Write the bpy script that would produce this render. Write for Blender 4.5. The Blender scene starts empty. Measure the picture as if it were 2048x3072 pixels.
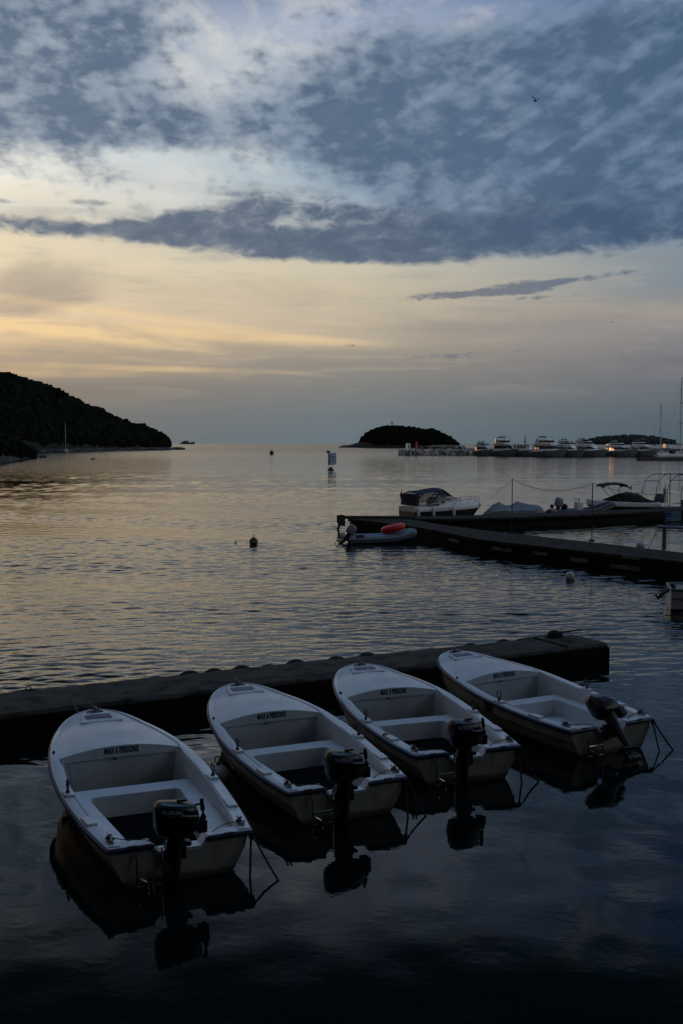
import bpy, math, random
import numpy as np
from mathutils import Vector, Matrix
R = math.radians
scene = bpy.context.scene
col = scene.collection
rng = random.Random(7)

# ------------------------------------------------------------------ camera
FPX, CAMH, PIT = 3250.0, 4.725, math.atan(206 / 3250.0)
cam = bpy.data.cameras.new('camera')
cam.sensor_fit = 'VERTICAL'; cam.sensor_height = 24.0; cam.lens = 24.0 * FPX / 3072
cam.clip_start = 0.1; cam.clip_end = 60000
co = bpy.data.objects.new('camera', cam); col.objects.link(co)
co.location = (0, 0, CAMH); co.rotation_euler = (R(90) - PIT, 0, 0)
scene.camera = co
scene.view_settings.view_transform = 'Standard'
scene.view_settings.look = 'None'
scene.view_settings.exposure = 0.0
scene.view_settings.gamma = 1.0
scene.view_settings.use_curve_mapping = False

def ray(px, py):
    a = (px - 1024) / FPX; b = -(py - 1536) / FPX
    return Vector((a, math.cos(PIT) + b * math.sin(PIT), -math.sin(PIT) + b * math.cos(PIT)))
def at(px, py, z=0.0):                      # point of a horizontal plane seen in that direction
    r = ray(px, py); t = (z - CAMH) / r.z
    return Vector((r.x * t, r.y * t, z))
def atD(px, py, D):                         # point at a distance D north of the quay
    r = ray(px, py); t = D / r.y
    return Vector((r.x * t, D, CAMH + r.z * t))
def srgb(r, g, b):
    f = lambda c: (c / 255 / 12.92) if c / 255 <= .04045 else ((c / 255 + .055) / 1.055) ** 2.4
    return (f(r), f(g), f(b), 1)

# ------------------------------------------------------------------ node expression helper
class X:
    def __init__(s, nt, sock): s.nt = nt; s.s = sock
    def _m(s, op, *o, clamp=False):
        n = s.nt.nodes.new('ShaderNodeMath'); n.operation = op; n.use_clamp = clamp
        for i, v in enumerate((s,) + o):
            if isinstance(v, X): s.nt.links.new(v.s, n.inputs[i])
            else: n.inputs[i].default_value = v
        return X(s.nt, n.outputs[0])
    def __add__(s, o): return s._m('ADD', o)
    __radd__ = __add__
    def __sub__(s, o): return s._m('SUBTRACT', o)
    def __rsub__(s, o): return (s * -1.0) + o
    def __mul__(s, o): return s._m('MULTIPLY', o)
    __rmul__ = __mul__
    def __truediv__(s, o): return s._m('DIVIDE', o)
    def pow(s, o): return s._m('POWER', o)
    def max(s, o): return s._m('MAXIMUM', o)
    def min(s, o): return s._m('MINIMUM', o)
    def clamp(s): return s._m('ADD', 0.0, clamp=True)
    def sin(s): return s._m('SINE')
    def abs(s): return s._m('ABSOLUTE')
    def step(s, a, b):                      # smoothstep from a to b
        n = s.nt.nodes.new('ShaderNodeMapRange'); n.interpolation_type = 'SMOOTHSTEP'
        s.nt.links.new(s.s, n.inputs['Value'])
        n.inputs['From Min'].default_value = a; n.inputs['From Max'].default_value = b
        return X(s.nt, n.outputs['Result'])
def mixc(nt, f, a, b, mode='MIX'):
    n = nt.nodes.new('ShaderNodeMix'); n.data_type = 'RGBA'; n.blend_type = mode
    for k, v in ((0, f), (6, a), (7, b)):
        if isinstance(v, X): nt.links.new(v.s, n.inputs[k])
        else: n.inputs[k].default_value = v
    return X(nt, n.outputs[2])
def comb(nt, x, y, z=0.0):
    n = nt.nodes.new('ShaderNodeCombineXYZ')
    for k, v in enumerate((x, y, z)):
        if isinstance(v, X): nt.links.new(v.s, n.inputs[k])
        else: n.inputs[k].default_value = v
    return X(nt, n.outputs[0])
def noise(nt, vec, scale=1.0, detail=4, rough=.5, dist=0.0, lac=2.0):
    n = nt.nodes.new('ShaderNodeTexNoise')
    if vec is not None: nt.links.new(vec.s, n.inputs['Vector'])
    n.inputs['Scale'].default_value = scale; n.inputs['Detail'].default_value = detail
    n.inputs['Roughness'].default_value = rough; n.inputs['Distortion'].default_value = dist
    n.inputs['Lacunarity'].default_value = lac
    return X(nt, n.outputs['Fac'])
def ramp(nt, fac, stops):
    n = nt.nodes.new('ShaderNodeValToRGB'); nt.links.new(fac.s, n.inputs[0])
    e = n.color_ramp.elements
    while len(e) < len(stops): e.new(.5)
    for k, (p, c) in enumerate(stops): e[k].position = p; e[k].color = c
    return X(nt, n.outputs[0])

# ------------------------------------------------------------------ sky: dusk gradient, thin veil, altocumulus and a dark bank
SUN_AZ, SUN_EL = -43.0, 4.0
def build_world():
    w = bpy.data.worlds.new('World'); scene.world = w; w.use_nodes = True
    nt = w.node_tree; nt.nodes.clear()
    out = nt.nodes.new('ShaderNodeOutputWorld'); bg = nt.nodes.new('ShaderNodeBackground')
    nt.links.new(bg.outputs[0], out.inputs[0])
    tc = nt.nodes.new('ShaderNodeTexCoord'); sp = nt.nodes.new('ShaderNodeSeparateXYZ')
    nt.links.new(tc.outputs['Generated'], sp.inputs[0])
    x, y, z = (X(nt, sp.outputs[i]) for i in range(3))
    U = x._m('ARCTAN2', y) * 57.29578; V = z._m('ARCSINE') * 57.29578
    def uv(px, py):
        r = ray(px, py).normalized(); return math.degrees(math.atan2(r.x, r.y)), math.degrees(math.asin(r.z))
    Y = lambda py: max(0, min(1, uv(1024, py)[1] / 30))
    f = (V / 30.0).clamp()
    def rp(l): return ramp(nt, f, [(Y(p), srgb(*c)) for p, c in l])
    L = rp([(1330, (112, 113, 112)), (1240, (124, 120, 116)), (1165, (140, 128, 114)), (1105, (184, 162, 134)), (1050, (200, 176, 144)),
            (1000, (238, 205, 160)), (955, (228, 200, 164)), (900, (214, 194, 164)), (810, (230, 213, 180)), (735, (232, 216, 186)),
            (640, (226, 220, 202)), (560, (242, 240, 228)), (470, (236, 237, 230)), (330, (190, 196, 198)), (160, (176, 186, 196)), (0, (128, 142, 168))])
    C_ = rp([(1330, (102, 116, 124)), (1250, (110, 119, 124)), (1165, (126, 127, 125)), (1090, (146, 140, 130)), (1040, (168, 158, 140)),
             (1000, (186, 172, 150)), (940, (192, 180, 158)), (880, (198, 186, 162)), (800, (204, 196, 174)), (740, (186, 186, 178)),
             (600, (158, 176, 188)), (500, (152, 174, 192)), (400, (150, 168, 186)), (200, (184, 192, 202)), (100, (176, 186, 202)), (0, (150, 164, 190))])
    Rr = rp([(1330, (76, 93, 104)), (1250, (88, 100, 109)), (1165, (104, 110, 118)), (1090, (116, 116, 122)), (1000, (136, 134, 136)),
             (950, (150, 144, 138)), (880, (126, 137, 146)), (800, (128, 142, 153)), (740, (126, 143, 157)), (600, (120, 142, 166)),
             (500, (120, 142, 168)), (400, (112, 134, 162)), (200, (108, 132, 164)), (100, (98, 124, 162)), (0, (72, 104, 154))])
    base = mixc(nt, ((U + 17.5) / 17.5).clamp(), L, C_)
    base = mixc(nt, (U / 17.5).clamp(), base, Rr)
    # long veils of thin cloud, brighter and greyer streaks
    sv = comb(nt, U * .055 + V * .02, V * .55 + U * .012, 3.1)
    st = noise(nt, sv, 1.6, 6, .58, 1.2)
    low = V.step(1.5, 4.5) * (1.0 - V.step(11, 16))
    sv3 = comb(nt, U * .10 + V * .05, V * .30 - U * .01, 9.7)
    st3 = noise(nt, sv3, 1.5, 4, .5, .8)
    amt = ((st - .5) * 1.25 + (st3 - .5) * .9) * low
    base = mixc(nt, amt.max(0.0).min(1.0) * 1.1, base, mixc(nt, ((U + 17.5) / 30.0).clamp(), srgb(250, 223, 190), srgb(182, 170, 160)))
    base = mixc(nt, (amt * -1.35).max(0.0).min(.75), base, srgb(138, 136, 140))
    hv = noise(nt, comb(nt, U * .16 - V * .1, V * .3 + U * .1, 1.7), 1.3, 5, .55, .6)
    hi = V.step(10, 13)
    base = mixc(nt, ((hv - .47) * 2.6).max(0.0).min(.6) * hi, base, srgb(222, 220, 214))
    # blob masks
    def blob(px, py, a, b, rot=0.0, wgt=1.0, hard=1.0):
        u0, v0 = uv(px, py); cr, sr = math.cos(R(rot)), math.sin(R(rot)); k = 56.7
        du = (U - u0); dv = (V - v0)
        p = (du * cr + dv * sr) * (k / a); q = (dv * cr - du * sr) * (k / b)
        r2 = p * p + q * q
        return (1.0 - r2 * .5).max(0.0).pow(1.5) * wgt
    def tot(l):
        s = None
        for b in l:
            m = blob(*b); s = m if s is None else s + m
        return s
    # altocumulus field
    M1 = tot([(60, 150, 330, 240, -18, 1.15), (330, 60, 260, 130, 20, .62), (470, 240, 200, 150, 0, .22), (160, 345, 420, 75, -3, .62), (640, 375, 420, 80, -4, .62),
              (1230, 320, 420, 215, -8, .95), (1720, 400, 620, 330, 10, 1.0), (1050, 470, 260, 80, -20, .35), (1550, 200, 700, 120, 6, .45),
              (1900, 180, 400, 150, 0, .3), (1850, 560, 520, 130, 3, .6)])
    cell = comb(nt, U * .40 + V * .22, V * .72 - U * .10, 0.4)
    wob = noise(nt, comb(nt, U * .25, V * .3, 7.0), 1.0, 3, .5)
    cell = comb(nt, U * .40 + V * .22 + wob * .5, V * .72 - U * .10 - wob * .4, 0.4)
    n1 = noise(nt, cell, 1.35, 3.5, .5, 0.0) * .62 + noise(nt, comb(nt, U * .42 + V * .15, V * .60 - U * .05, 8.8), 2.9, 4, .5, 0.0) * .38
    n1b = noise(nt, comb(nt, U * .12 + V * .08, V * .30 - U * .06, 5.2), 1.5, 4, .5, .5)
    far = (U.abs() - 22.0).step(0, 20).max(V.step(22, 30)) * .55
    sk = comb(nt, U * .62 - V * .5, V * .55 + U * .42 * 0.0, 6.1)
    ns = noise(nt, comb(nt, (U * .80 - V * .60) * .42, (V * .80 + U * .0) * 1.0 - U * .35, 6.1), 1.5, 5, .5, .2)
    rgt = ((U + 4.0) / 14.0).clamp()
    nn = n1 * (1.0 - rgt * .45) + ns * (rgt * .45)
    d1 = (M1.min(1.0) + far + (nn - .5) * 3.4 + (n1b - .5) * 1.6).step(.0, 1.3) * V.step(8.6, 12)
    # dark stratus bank
    M2 = tot([(180, 683, 420, 30, -2, .95), (700, 715, 330, 52, -5, 1.05), (1080, 735, 330, 46, -1, 1.0), (1450, 715, 420, 60, 4, 1.05), (1920, 665, 400, 75, 5, 1.0),
              (620, 655, 220, 38, 8, .75), (930, 630, 300, 55, -3, .75), (1350, 640, 350, 55, 4, .55), (1750, 610, 350, 50, 8, .55),
              (270, 607, 78, 12, -2, .75), (20, 605, 60, 8, -4, .6)])
    n2 = noise(nt, comb(nt, U * .45, V * .9 - U * .04, 2.2), 1.5, 9, .58, .35)
    d2 = (M2.min(1.15) + (n2 - .5) * 1.9).step(.18, 1.02) * (M2.step(.0, .32))
    # small dark clouds low on the right, grey smudge on the left
    M3 = tot([(1330, 886, 170, 12, 3, .8), (1560, 862, 120, 18, 3, 1.0), (1730, 838, 200, 10, 6, .75), (1480, 880, 200, 10, 2, .5), (1620, 893, 130, 6, 2, .5),
              (1340, 1068, 130, 11, 0, .5), (1500, 1055, 90, 6, 0, .4), (1020, 1035, 120, 5, -3, .42), (1090, 895, 50, 4, 0, .42), (850, 745, 90, 7, 0, .5), (1990, 1075, 200, 16, 0, .32)])
    n3 = noise(nt, comb(nt, U * .7, V * 1.6, 4.4), 1.6, 7, .6, .3)
    d3 = (M3 + (n3 - .55) * 2.2 * M3.step(.02, .3)).step(.15, .85)
    M4 = tot([(130, 870, 200, 80, 15, .9), (60, 800, 120, 40, 30, .3), (820, 860, 200, 50, 0, .35), (1600, 960, 500, 60, 0, .5), (500, 1080, 700, 34, 0, .55), (900, 930, 140, 45, 20, .3), (1200, 1000, 500, 30, 2, .3)])
    d4 = (M4 + (n3 - .5) * .35 * M4.step(.02, .3)).step(.1, 1.1) * .62
    d5 = tot([(120, 985, 420, 20, -6, .9), (650, 1005, 420, 17, -3, .6), (420, 1105, 420, 9, -1, .55), (80, 1120, 300, 14, 0, .4), (350, 940, 500, 14, -6, .35)])
    base = mixc(nt, d4, base, mixc(nt, ((U + 17.5) / 30.0).clamp(), srgb(150, 140, 132), srgb(122, 124, 132)))
    base = mixc(nt, (d5 * ((st - .34) * 2.4 + (st3 - .4) * 2.0).max(0.0)).min(.8), base, srgb(252, 216, 154))
    side = ((U + 14.0) / 28.0).clamp()
    dark1 = mixc(nt, side, srgb(84, 103, 128), srgb(66, 90, 119))
    lite1 = mixc(nt, side, srgb(138, 152, 167), srgb(98, 121, 149))
    cc = mixc(nt, ((nn - .42) * 4.2 + (n1b - .5) * 2.2 + (M1 - 1.0).max(-.4) * .5 + .28).clamp(), lite1, dark1)
    cc = mixc(nt, ((ns - .35) * 1.6).clamp() * .30, cc, lite1)
    thin = mixc(nt, side, srgb(150, 163, 178), srgb(112, 134, 162))
    base = mixc(nt, M1.step(.15, .95) * V.step(8.6, 12) * .82, base, thin)
    base = mixc(nt, d1 * .90, base, cc)
    dark2 = mixc(nt, side, srgb(92, 106, 124), srgb(68, 88, 116))
    base = mixc(nt, d2 * .96, base, mixc(nt, ((n2 - .38) * 3.6 + (M2 - .8) * .5).clamp(), mixc(nt, side, srgb(122, 132, 144), srgb(88, 108, 134)), dark2))
    base = mixc(nt, d3 * .85, base, mixc(nt, side, srgb(120, 122, 130), srgb(96, 108, 126)))
    # out of the picture: set-sun glow; other tones invented to steer the light
    ang = U.abs()
    base = mixc(nt, V.step(20.4, 28), base, srgb(22, 44, 54))
    base = mixc(nt, V.step(40, 56) * y.step(.02, .45), base, (.47, .86, 1.52, 1))  # bright patch high in front, added to light decks but not sterns
    rear = (1.0 - y.step(-.25, .1)).max(ang.step(50, 85))
    base = mixc(nt, rear * (1.0 - V.step(52, 66) * y.step(.0, .3)), base, mixc(nt, V.step(29, 39), srgb(222, 230, 240), srgb(17, 26, 36)))
    base = mixc(nt, 1.0 - U.step(-38, -21), base, srgb(84, 84, 88))
    gu = (U + 43.0) / 5.0; gv = (V - 4.0) / 2.2
    glow = (gu * gu + gv * gv) * -1.0
    glow = X(nt, glow.s)._m('EXPONENT') if False else (glow * 1.0)._m('EXPONENT')
    base = mixc(nt, (glow * .9).min(1.0), base, (1.3, .75, .40, 1))
    sky = nt.nodes.new('ShaderNodeTexSky'); sky.sky_type = 'NISHITA'; sky.sun_disc = False
    sky.sun_elevation = R(SUN_EL); sky.sun_rotation = R(SUN_AZ); sky.dust_density = 2.0
    base = mixc(nt, .001, base, X(nt, sky.outputs[0]), 'ADD')
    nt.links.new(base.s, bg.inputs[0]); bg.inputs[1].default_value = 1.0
    w.cycles.sampling_method = 'MANUAL'; w.cycles.sample_map_resolution = 1024
build_world()
sl = bpy.data.lights.new('sun', 'SUN'); sl.energy = .03; sl.angle = R(14); sl.color = (1, .62, .34)
so = bpy.data.objects.new('sun', sl); col.objects.link(so)
dv = Vector((math.sin(R(SUN_AZ)) * math.cos(R(SUN_EL)), math.cos(R(SUN_AZ)) * math.cos(R(SUN_EL)), math.sin(R(SUN_EL))))
so.rotation_euler = dv.to_track_quat('Z', 'Y').to_euler()

# ------------------------------------------------------------------ materials
def principled(name, color, rough=.5, metal=0.0, spec=.5, var=0.0, vscale=8.0, bump=0.0, bscale=30.0, vdet=5, coord='Object', dark=None, thr=.5):
    m = bpy.data.materials.new(name); m.use_nodes = True; nt = m.node_tree
    b = nt.nodes['Principled BSDF']
    b.inputs['Base Color'].default_value = (*color[:3], 1); b.inputs['Roughness'].default_value = rough
    b.inputs['Metallic'].default_value = metal; b.inputs['Specular IOR Level'].default_value = spec
    tc = nt.nodes.new('ShaderNodeTexCoord'); v = X(nt, tc.outputs[coord])
    if var or dark:
        n = noise(nt, v, vscale, vdet, .6, .3)
        c2 = dark if dark else tuple(c * (1 - var) for c in color[:3])
        c = mixc(nt, n.step(thr - .12, thr + .18), (*color[:3], 1), (*c2[:3], 1))
        n2 = noise(nt, v, vscale * 6, 3, .6)
        c = mixc(nt, (n2 - .45).max(0.0) * .6, c, (*(k * .5 for k in color[:3]), 1))
        nt.links.new(c.s, b.inputs['Base Color'])
        r = n * .25 + (rough - .1)
        nt.links.new(r.s, b.inputs['Roughness'])
    if bump:
        n = noise(nt, v, bscale, 4, .6); bp = nt.nodes.new('ShaderNodeBump')
        bp.inputs['Distance'].default_value = bump; nt.links.new(n.s, bp.inputs['Height'])
        nt.links.new(bp.outputs[0], b.inputs['Normal'])
    return m
def emis(name, color, s):
    m = bpy.data.materials.new(name); m.use_nodes = True; nt = m.node_tree; nt.nodes.clear()
    o = nt.nodes.new('ShaderNodeOutputMaterial'); e = nt.nodes.new('ShaderNodeEmission')
    e.inputs[0].default_value = (*color, 1); e.inputs[1].default_value = s; nt.links.new(e.outputs[0], o.inputs[0])
    return m
M = dict(
    gelg=principled('gelcoat_polished', (.70, .74, .78), .18, var=.10, vscale=2.5),
    rockl=principled('pale_rock', (.30, .29, .27), .9, dark=(.07, .07, .065), vscale=.22, vdet=9),
    gel=principled('gelcoat', (.70, .74, .78), .34, var=.14, vscale=2.5, bump=.0006, bscale=60),
    gelin=principled('gelcoat_inside', (.62, .66, .69), .42, var=.16, vscale=3, bump=.0006, bscale=60),
    hull=principled('hull_side', (.50, .51, .48), .38, var=.25, vscale=3),
    navy=principled('navy_rubber', (.025, .03, .11), .35, var=.3),
    mat=principled('black_mat', (.006, .006, .007), .95, spec=.05, var=.4, vscale=10, bump=.002, bscale=80),
    letter=principled('navy_letters', (.012, .014, .06), .5),
    plex=principled('smoked_panel', (.09, .09, .16), .25, var=.3, vscale=20),
    black=principled('black_plastic', (.012, .012, .014), .4, var=.3),
    cowl=principled('cowl_paint', (.008, .009, .011), .28, var=.3, vscale=12),
    greyc=principled('grey_cowl', (.16, .19, .22), .35, var=.2),
    steel=principled('steel', (.55, .56, .58), .22, 1.0, var=.2, vscale=20),
    alu=principled('dull_aluminium', (.30, .32, .35), .4, .8, var=.2),
    rope=principled('rope', (.11, .10, .085), .8, var=.4, vscale=40, bump=.002, bscale=200),
    roped=principled('dark_rope', (.02, .02, .018), .8, var=.4, vscale=40),
    logo=principled('logo_blue_grey', (.48, .60, .80), .4),
    red=principled('red_decal', (.30, .01, .015), .4),
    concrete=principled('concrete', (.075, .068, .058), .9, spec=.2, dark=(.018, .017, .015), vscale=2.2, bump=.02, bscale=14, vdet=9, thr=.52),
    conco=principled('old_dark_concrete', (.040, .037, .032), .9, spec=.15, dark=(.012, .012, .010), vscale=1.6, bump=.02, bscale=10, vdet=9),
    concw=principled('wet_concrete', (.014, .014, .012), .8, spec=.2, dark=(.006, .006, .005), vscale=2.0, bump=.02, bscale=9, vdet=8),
    patch=principled('worn_paint', (.20, .19, .17), .8, dark=(.05, .05, .045), vscale=3, vdet=8),
    wood=principled('old_wood', (.06, .05, .04), .8, var=.5, vscale=5, bump=.01, bscale=20),
    tyre=principled('tyre', (.012, .012, .012), .75, var=.3, bump=.004, bscale=40),
    white=principled('white_paint', (.80, .81, .83), .35, var=.12, vscale=3),
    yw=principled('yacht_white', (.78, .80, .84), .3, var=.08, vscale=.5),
    ywd=principled('yacht_shade_white', (.15, .18, .20), .4, var=.1, vscale=.5),  # white darkened: shade of down-facing hulls put into the colour
    glass=principled('dark_glass', (.008, .012, .02), .12),
    navyc=principled('navy_canvas', (.02, .03, .07), .85, var=.3, bump=.006, bscale=9),
    blackc=principled('black_canvas', (.010, .010, .012), .85, var=.3, bump=.006, bscale=9),
    tarp=principled('grey_tarp', (.17, .20, .22), .6, var=.35, vscale=3, bump=.02, bscale=5),
    curtain=principled('smoked_vinyl', (.05, .06, .07), .12, var=.2),
    clear=principled('clear_vinyl', (.30, .33, .35), .18, var=.2),
    rubber=principled('grey_rubber', (.17, .22, .31), .5, var=.2),
    rubberb=principled('blue_rubber', (.04, .06, .12), .5, var=.2),
    rubberd=principled('dark_rubber', (.03, .035, .05), .55, var=.2),
    orange=principled('orange_vinyl', (.66, .016, .008), .4, var=.15, vscale=6),
    yellow=principled('dull_yellow', (.30, .26, .03), .6, var=.3),
    buoyo=principled('weathered_buoy', (.045, .035, .012), .6, var=.6, vscale=7),
    buoyw=principled('white_buoy', (.62, .64, .66), .45, var=.3, vscale=9),
    olive=principled('olive_fender', (.22, .17, .05), .25, var=.3),
    rock=principled('shore_rock', (.07, .07, .064), .9, dark=(.02, .02, .018), vscale=.22, vdet=9),
    rockn=principled('breakwater_stone', (.48, .48, .46), .9, dark=(.10, .10, .10), vscale=.5, vdet=8),
    isoil=principled('island_soil', (.05, .055, .045), .95, dark=(.02, .024, .016), vscale=.08),
    soil=principled('hill_soil', (.006, .008, .004), .95, dark=(.003, .004, .003), vscale=.03),
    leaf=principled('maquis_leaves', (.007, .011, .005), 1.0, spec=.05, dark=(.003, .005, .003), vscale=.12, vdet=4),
    leaff=principled('hazed_leaves', (.016, .028, .026), .9, dark=(.01, .018, .017), vscale=.05, vdet=4),  # distance haze put into the leaf colour
    redp=principled('red_paint', (.35, .02, .02), .5),
    green=principled('green_paint', (.02, .06, .04), .5, var=.3),
    gunw=principled('green_gunwale', (.16, .28, .24), .5, var=.3),
    signw=principled('sign_white', (.34, .42, .62), .5, var=.12),
    signb=principled('sign_blue', (.01, .03, .22), .4),
    signp=principled('sign_pale', (.10, .20, .26), .5, dark=(.05, .11, .16), vscale=5, vdet=7),
    bird=principled('bird_feathers', (.035, .035, .04), .8, var=.3),
    glow=emis('pane_glow', (1.0, .50, .20), 1.5), glowd=emis('dim_pane_glow', (1.0, .50, .22), .6),  # emission standing in for sunset glints on panes, also for lit cabins
    glows=emis('deck_lamp', (1.0, .62, .28), 5.0),
    flagr=principled('flag_red', (.30, .03, .03), .8), flagg=principled('flag_green', (.02, .16, .08), .8), flagw=principled('flag_white', (.5, .5, .5), .8),
)

for nm_, al in (('clear', .45), ('curtain', .55)):
    M[nm_].node_tree.nodes['Principled BSDF'].inputs['Alpha'].default_value = al
def waterline(m):                       # weed and scum staining just above the water
    nt = m.node_tree; b = nt.nodes['Principled BSDF']; tc = nt.nodes.new('ShaderNodeTexCoord')
    sp = nt.nodes.new('ShaderNodeSeparateXYZ'); nt.links.new(tc.outputs['Object'], sp.inputs[0]); z = X(nt, sp.outputs[2])
    v = X(nt, tc.outputs['Object']); n = noise(nt, v, 9, 5, .6)
    f = 1.0 - (z + (n - .5) * .09).step(.035, .10)
    old = X(nt, b.inputs['Base Color'].links[0].from_socket)
    runs = noise(nt, comb(nt, X(nt, sp.outputs[0]) * 9.0, X(nt, sp.outputs[1]) * 9.0, z * 1.2), 1.0, 4, .6)
    c = mixc(nt, (runs - .52).max(0.0) * 1.6, old, (.26, .23, .17, 1))
    c = mixc(nt, f * .85, c, (.07, .075, .045, 1)); nt.links.new(c.s, b.inputs['Base Color'])
waterline(M['hull'])
# water: dark body, rippled more outside the pontoon than in the lee of the boats
def water_mat():
    m = bpy.data.materials.new('sea_water'); m.use_nodes = True; nt = m.node_tree; b = nt.nodes['Principled BSDF']
    b.inputs['Base Color'].default_value = (.0008, .0042, .0048, 1); b.inputs['IOR'].default_value = 1.24
    b.inputs['Roughness'].default_value = .03
    g = nt.nodes.new('ShaderNodeNewGeometry'); sp = nt.nodes.new('ShaderNodeSeparateXYZ'); nt.links.new(g.outputs['Position'], sp.inputs[0])
    x, y = X(nt, sp.outputs[0]), X(nt, sp.outputs[1])
    w1 = noise(nt, comb(nt, x * .9 + y * .12, y * 1.7 - x * .25, 0.0), .9, 2.5, .5, .5)
    w3 = noise(nt, comb(nt, x * 1.0, y * 1.5 + x * .2, 9.0), 5.0, 2, .5, .4)
    lee = (y - x * .52).step(17.0, 22.5)
    h = w1 * (y.step(90, 260) * .10) + w3 * (.0009 + lee * .0045) * (1.0 - y.step(60, 160))
    bp = nt.nodes.new('ShaderNodeBump'); bp.inputs['Distance'].default_value = 1.0
    nt.links.new(h.s, bp.inputs['Height']); nt.links.new(bp.outputs[0], b.inputs['Normal'])
    rr = y.step(60, 700) * .20 + .02
    nt.links.new(rr.s, b.inputs['Roughness'])
    return m
M['water'] = water_mat()

# ------------------------------------------------------------------ mesh helpers
class MB:
    def __init__(s): s.v = []; s.f = []; s.mi = []
    def add(s, vs, fs, mi=0):
        o = len(s.v); s.v += [tuple(v) for v in vs]; s.f += [tuple(i + o for i in f) for f in fs]; s.mi += [mi] * len(fs); return s
    def box(s, c, d, rz=0.0, mi=0, taper=1.0, ry=0.0):
        m = Matrix.Translation(c) @ Matrix.Rotation(rz, 4, 'Z') @ Matrix.Rotation(ry, 4, 'Y')
        vs = []
        for zz, t in ((-.5, 1), (.5, taper)):
            for a, b in ((-.5, -.5), (.5, -.5), (.5, .5), (-.5, .5)): vs.append(m @ Vector((a * d[0] * t, b * d[1] * t, zz * d[2])))
        return s.add(vs, [(3, 2, 1, 0), (4, 5, 6, 7), (0, 1, 5, 4), (1, 2, 6, 5), (2, 3, 7, 6), (3, 0, 4, 7)], mi)
    def tube(s, pts, r, n=8, mi=0, closed=False, cap=True):
        pts = [Vector(p) for p in pts]; N = len(pts); rings = []
        rad = r if isinstance(r, (list, tuple)) else [r] * N
        up = Vector((0, 0, 1))
        for i, p in enumerate(pts):
            a = pts[(i - 1) % N] if (closed or i > 0) else p; b = pts[(i + 1) % N] if (closed or i < N - 1) else p
            t = (b - a).normalized() if (b - a).length > 1e-9 else Vector((0, 0, 1))
            u = t.cross(up)
            if u.length < .05: u = t.cross(Vector((0, 1, 0)))
            u.normalize(); w = u.cross(t)
            rings.append([p + (u * math.cos(k * 2 * math.pi / n) + w * math.sin(k * 2 * math.pi / n)) * rad[i] for k in range(n)])
        vs = [v for q in rings for v in q]; fs = []
        for i in range(N if closed else N - 1):
            j = (i + 1) % N
            for k in range(n): fs.append((i * n + k, i * n + (k + 1) % n, j * n + (k + 1) % n, j * n + k))
        if cap and not closed: fs += [tuple(range(n))[::-1], tuple((N - 1) * n + k for k in range(n))]
        return s.add(vs, fs, mi)
    def lathe(s, prof, n=20, c=(0, 0, 0), mi=0, sc=(1, 1), M4=None):
        vs = []; fs = []
        for r, z in prof:
            for k in range(n):
                a = 2 * math.pi * k / n; p = Vector((r * math.cos(a) * sc[0], r * math.sin(a) * sc[1], z))
                if M4: p = M4 @ p
                vs.append(p + Vector(c))
        for i in range(len(prof) - 1):
            for k in range(n): fs.append((i * n + k, i * n + (k + 1) % n, (i + 1) * n + (k + 1) % n, (i + 1) * n + k))
        return s.add(vs, fs, mi)
    def prism(s, poly, z0, z1, mi=0):
        n = len(poly); vs = [(p[0], p[1], z0) for p in poly] + [(p[0], p[1], z1) for p in poly]
        return s.add(vs, [tuple(range(n))[::-1], tuple(range(n, 2 * n))] + [(i, (i + 1) % n, n + (i + 1) % n, n + i) for i in range(n)], mi)
    def grid(s, rows, mi=0, closed=False, flip=False):
        n = len(rows[0]); vs = [p for r in rows for p in r]; fs = []
        for i in range(len(rows) - 1):
            for k in range(n if closed else n - 1):
                q = (i * n + k, i * n + (k + 1) % n, (i + 1) * n + (k + 1) % n, (i + 1) * n + k)
                fs.append(q[::-1] if flip else q)
        return s.add(vs, fs, mi)
    def blob(s, c, r, n=7, m=5, jit=.2, mi=0, sq=1.0):
        vs = [Vector(c) + Vector((0, 0, r * sq))]; fs = []
        for j in range(1, m):
            ph = math.pi * j / m
            for k in range(n):
                a = 2 * math.pi * (k + .5 * (j % 2)) / n; q = r * (1 + rng.uniform(-jit, jit))
                vs.append(Vector(c) + Vector((q * math.sin(ph) * math.cos(a), q * math.sin(ph) * math.sin(a), q * sq * math.cos(ph))))
        vs.append(Vector(c) - Vector((0, 0, r * sq))); e = len(vs) - 1
        for k in range(n): fs.append((0, 1 + k, 1 + (k + 1) % n))
        for j in range(m - 2):
            for k in range(n): fs.append((1 + j * n + k, 1 + (j + 1) * n + k, 1 + (j + 1) * n + (k + 1) % n, 1 + j * n + (k + 1) % n))
        for k in range(n): fs.append((e, 1 + (m - 2) * n + (k + 1) % n, 1 + (m - 2) * n + k))
        return s.add(vs, fs, mi)
    def build(s, name, mats, parent=None, smooth=False, loc=None, bevel=0.0):
        me = bpy.data.meshes.new(name); me.from_pydata(s.v, [], s.f)
        mats = mats if isinstance(mats, (list, tuple)) else [mats]
        for m in mats: me.materials.append(M[m] if isinstance(m, str) else m)
        me.polygons.foreach_set('material_index', s.mi)
        if smooth: me.polygons.foreach_set('use_smooth', [True] * len(s.f))
        me.update()
        o = bpy.data.objects.new(name, me); col.objects.link(o)
        if smooth:
            md = o.modifiers.new('ws', 'EDGE_SPLIT'); md.split_angle = R(38)
        if bevel:
            md = o.modifiers.new('bv', 'BEVEL'); md.width = bevel; md.segments = 2; md.limit_method = 'ANGLE'; md.angle_limit = R(40)
        if parent: o.parent = parent
        if loc is not None: o.location = loc
        return o
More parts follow.
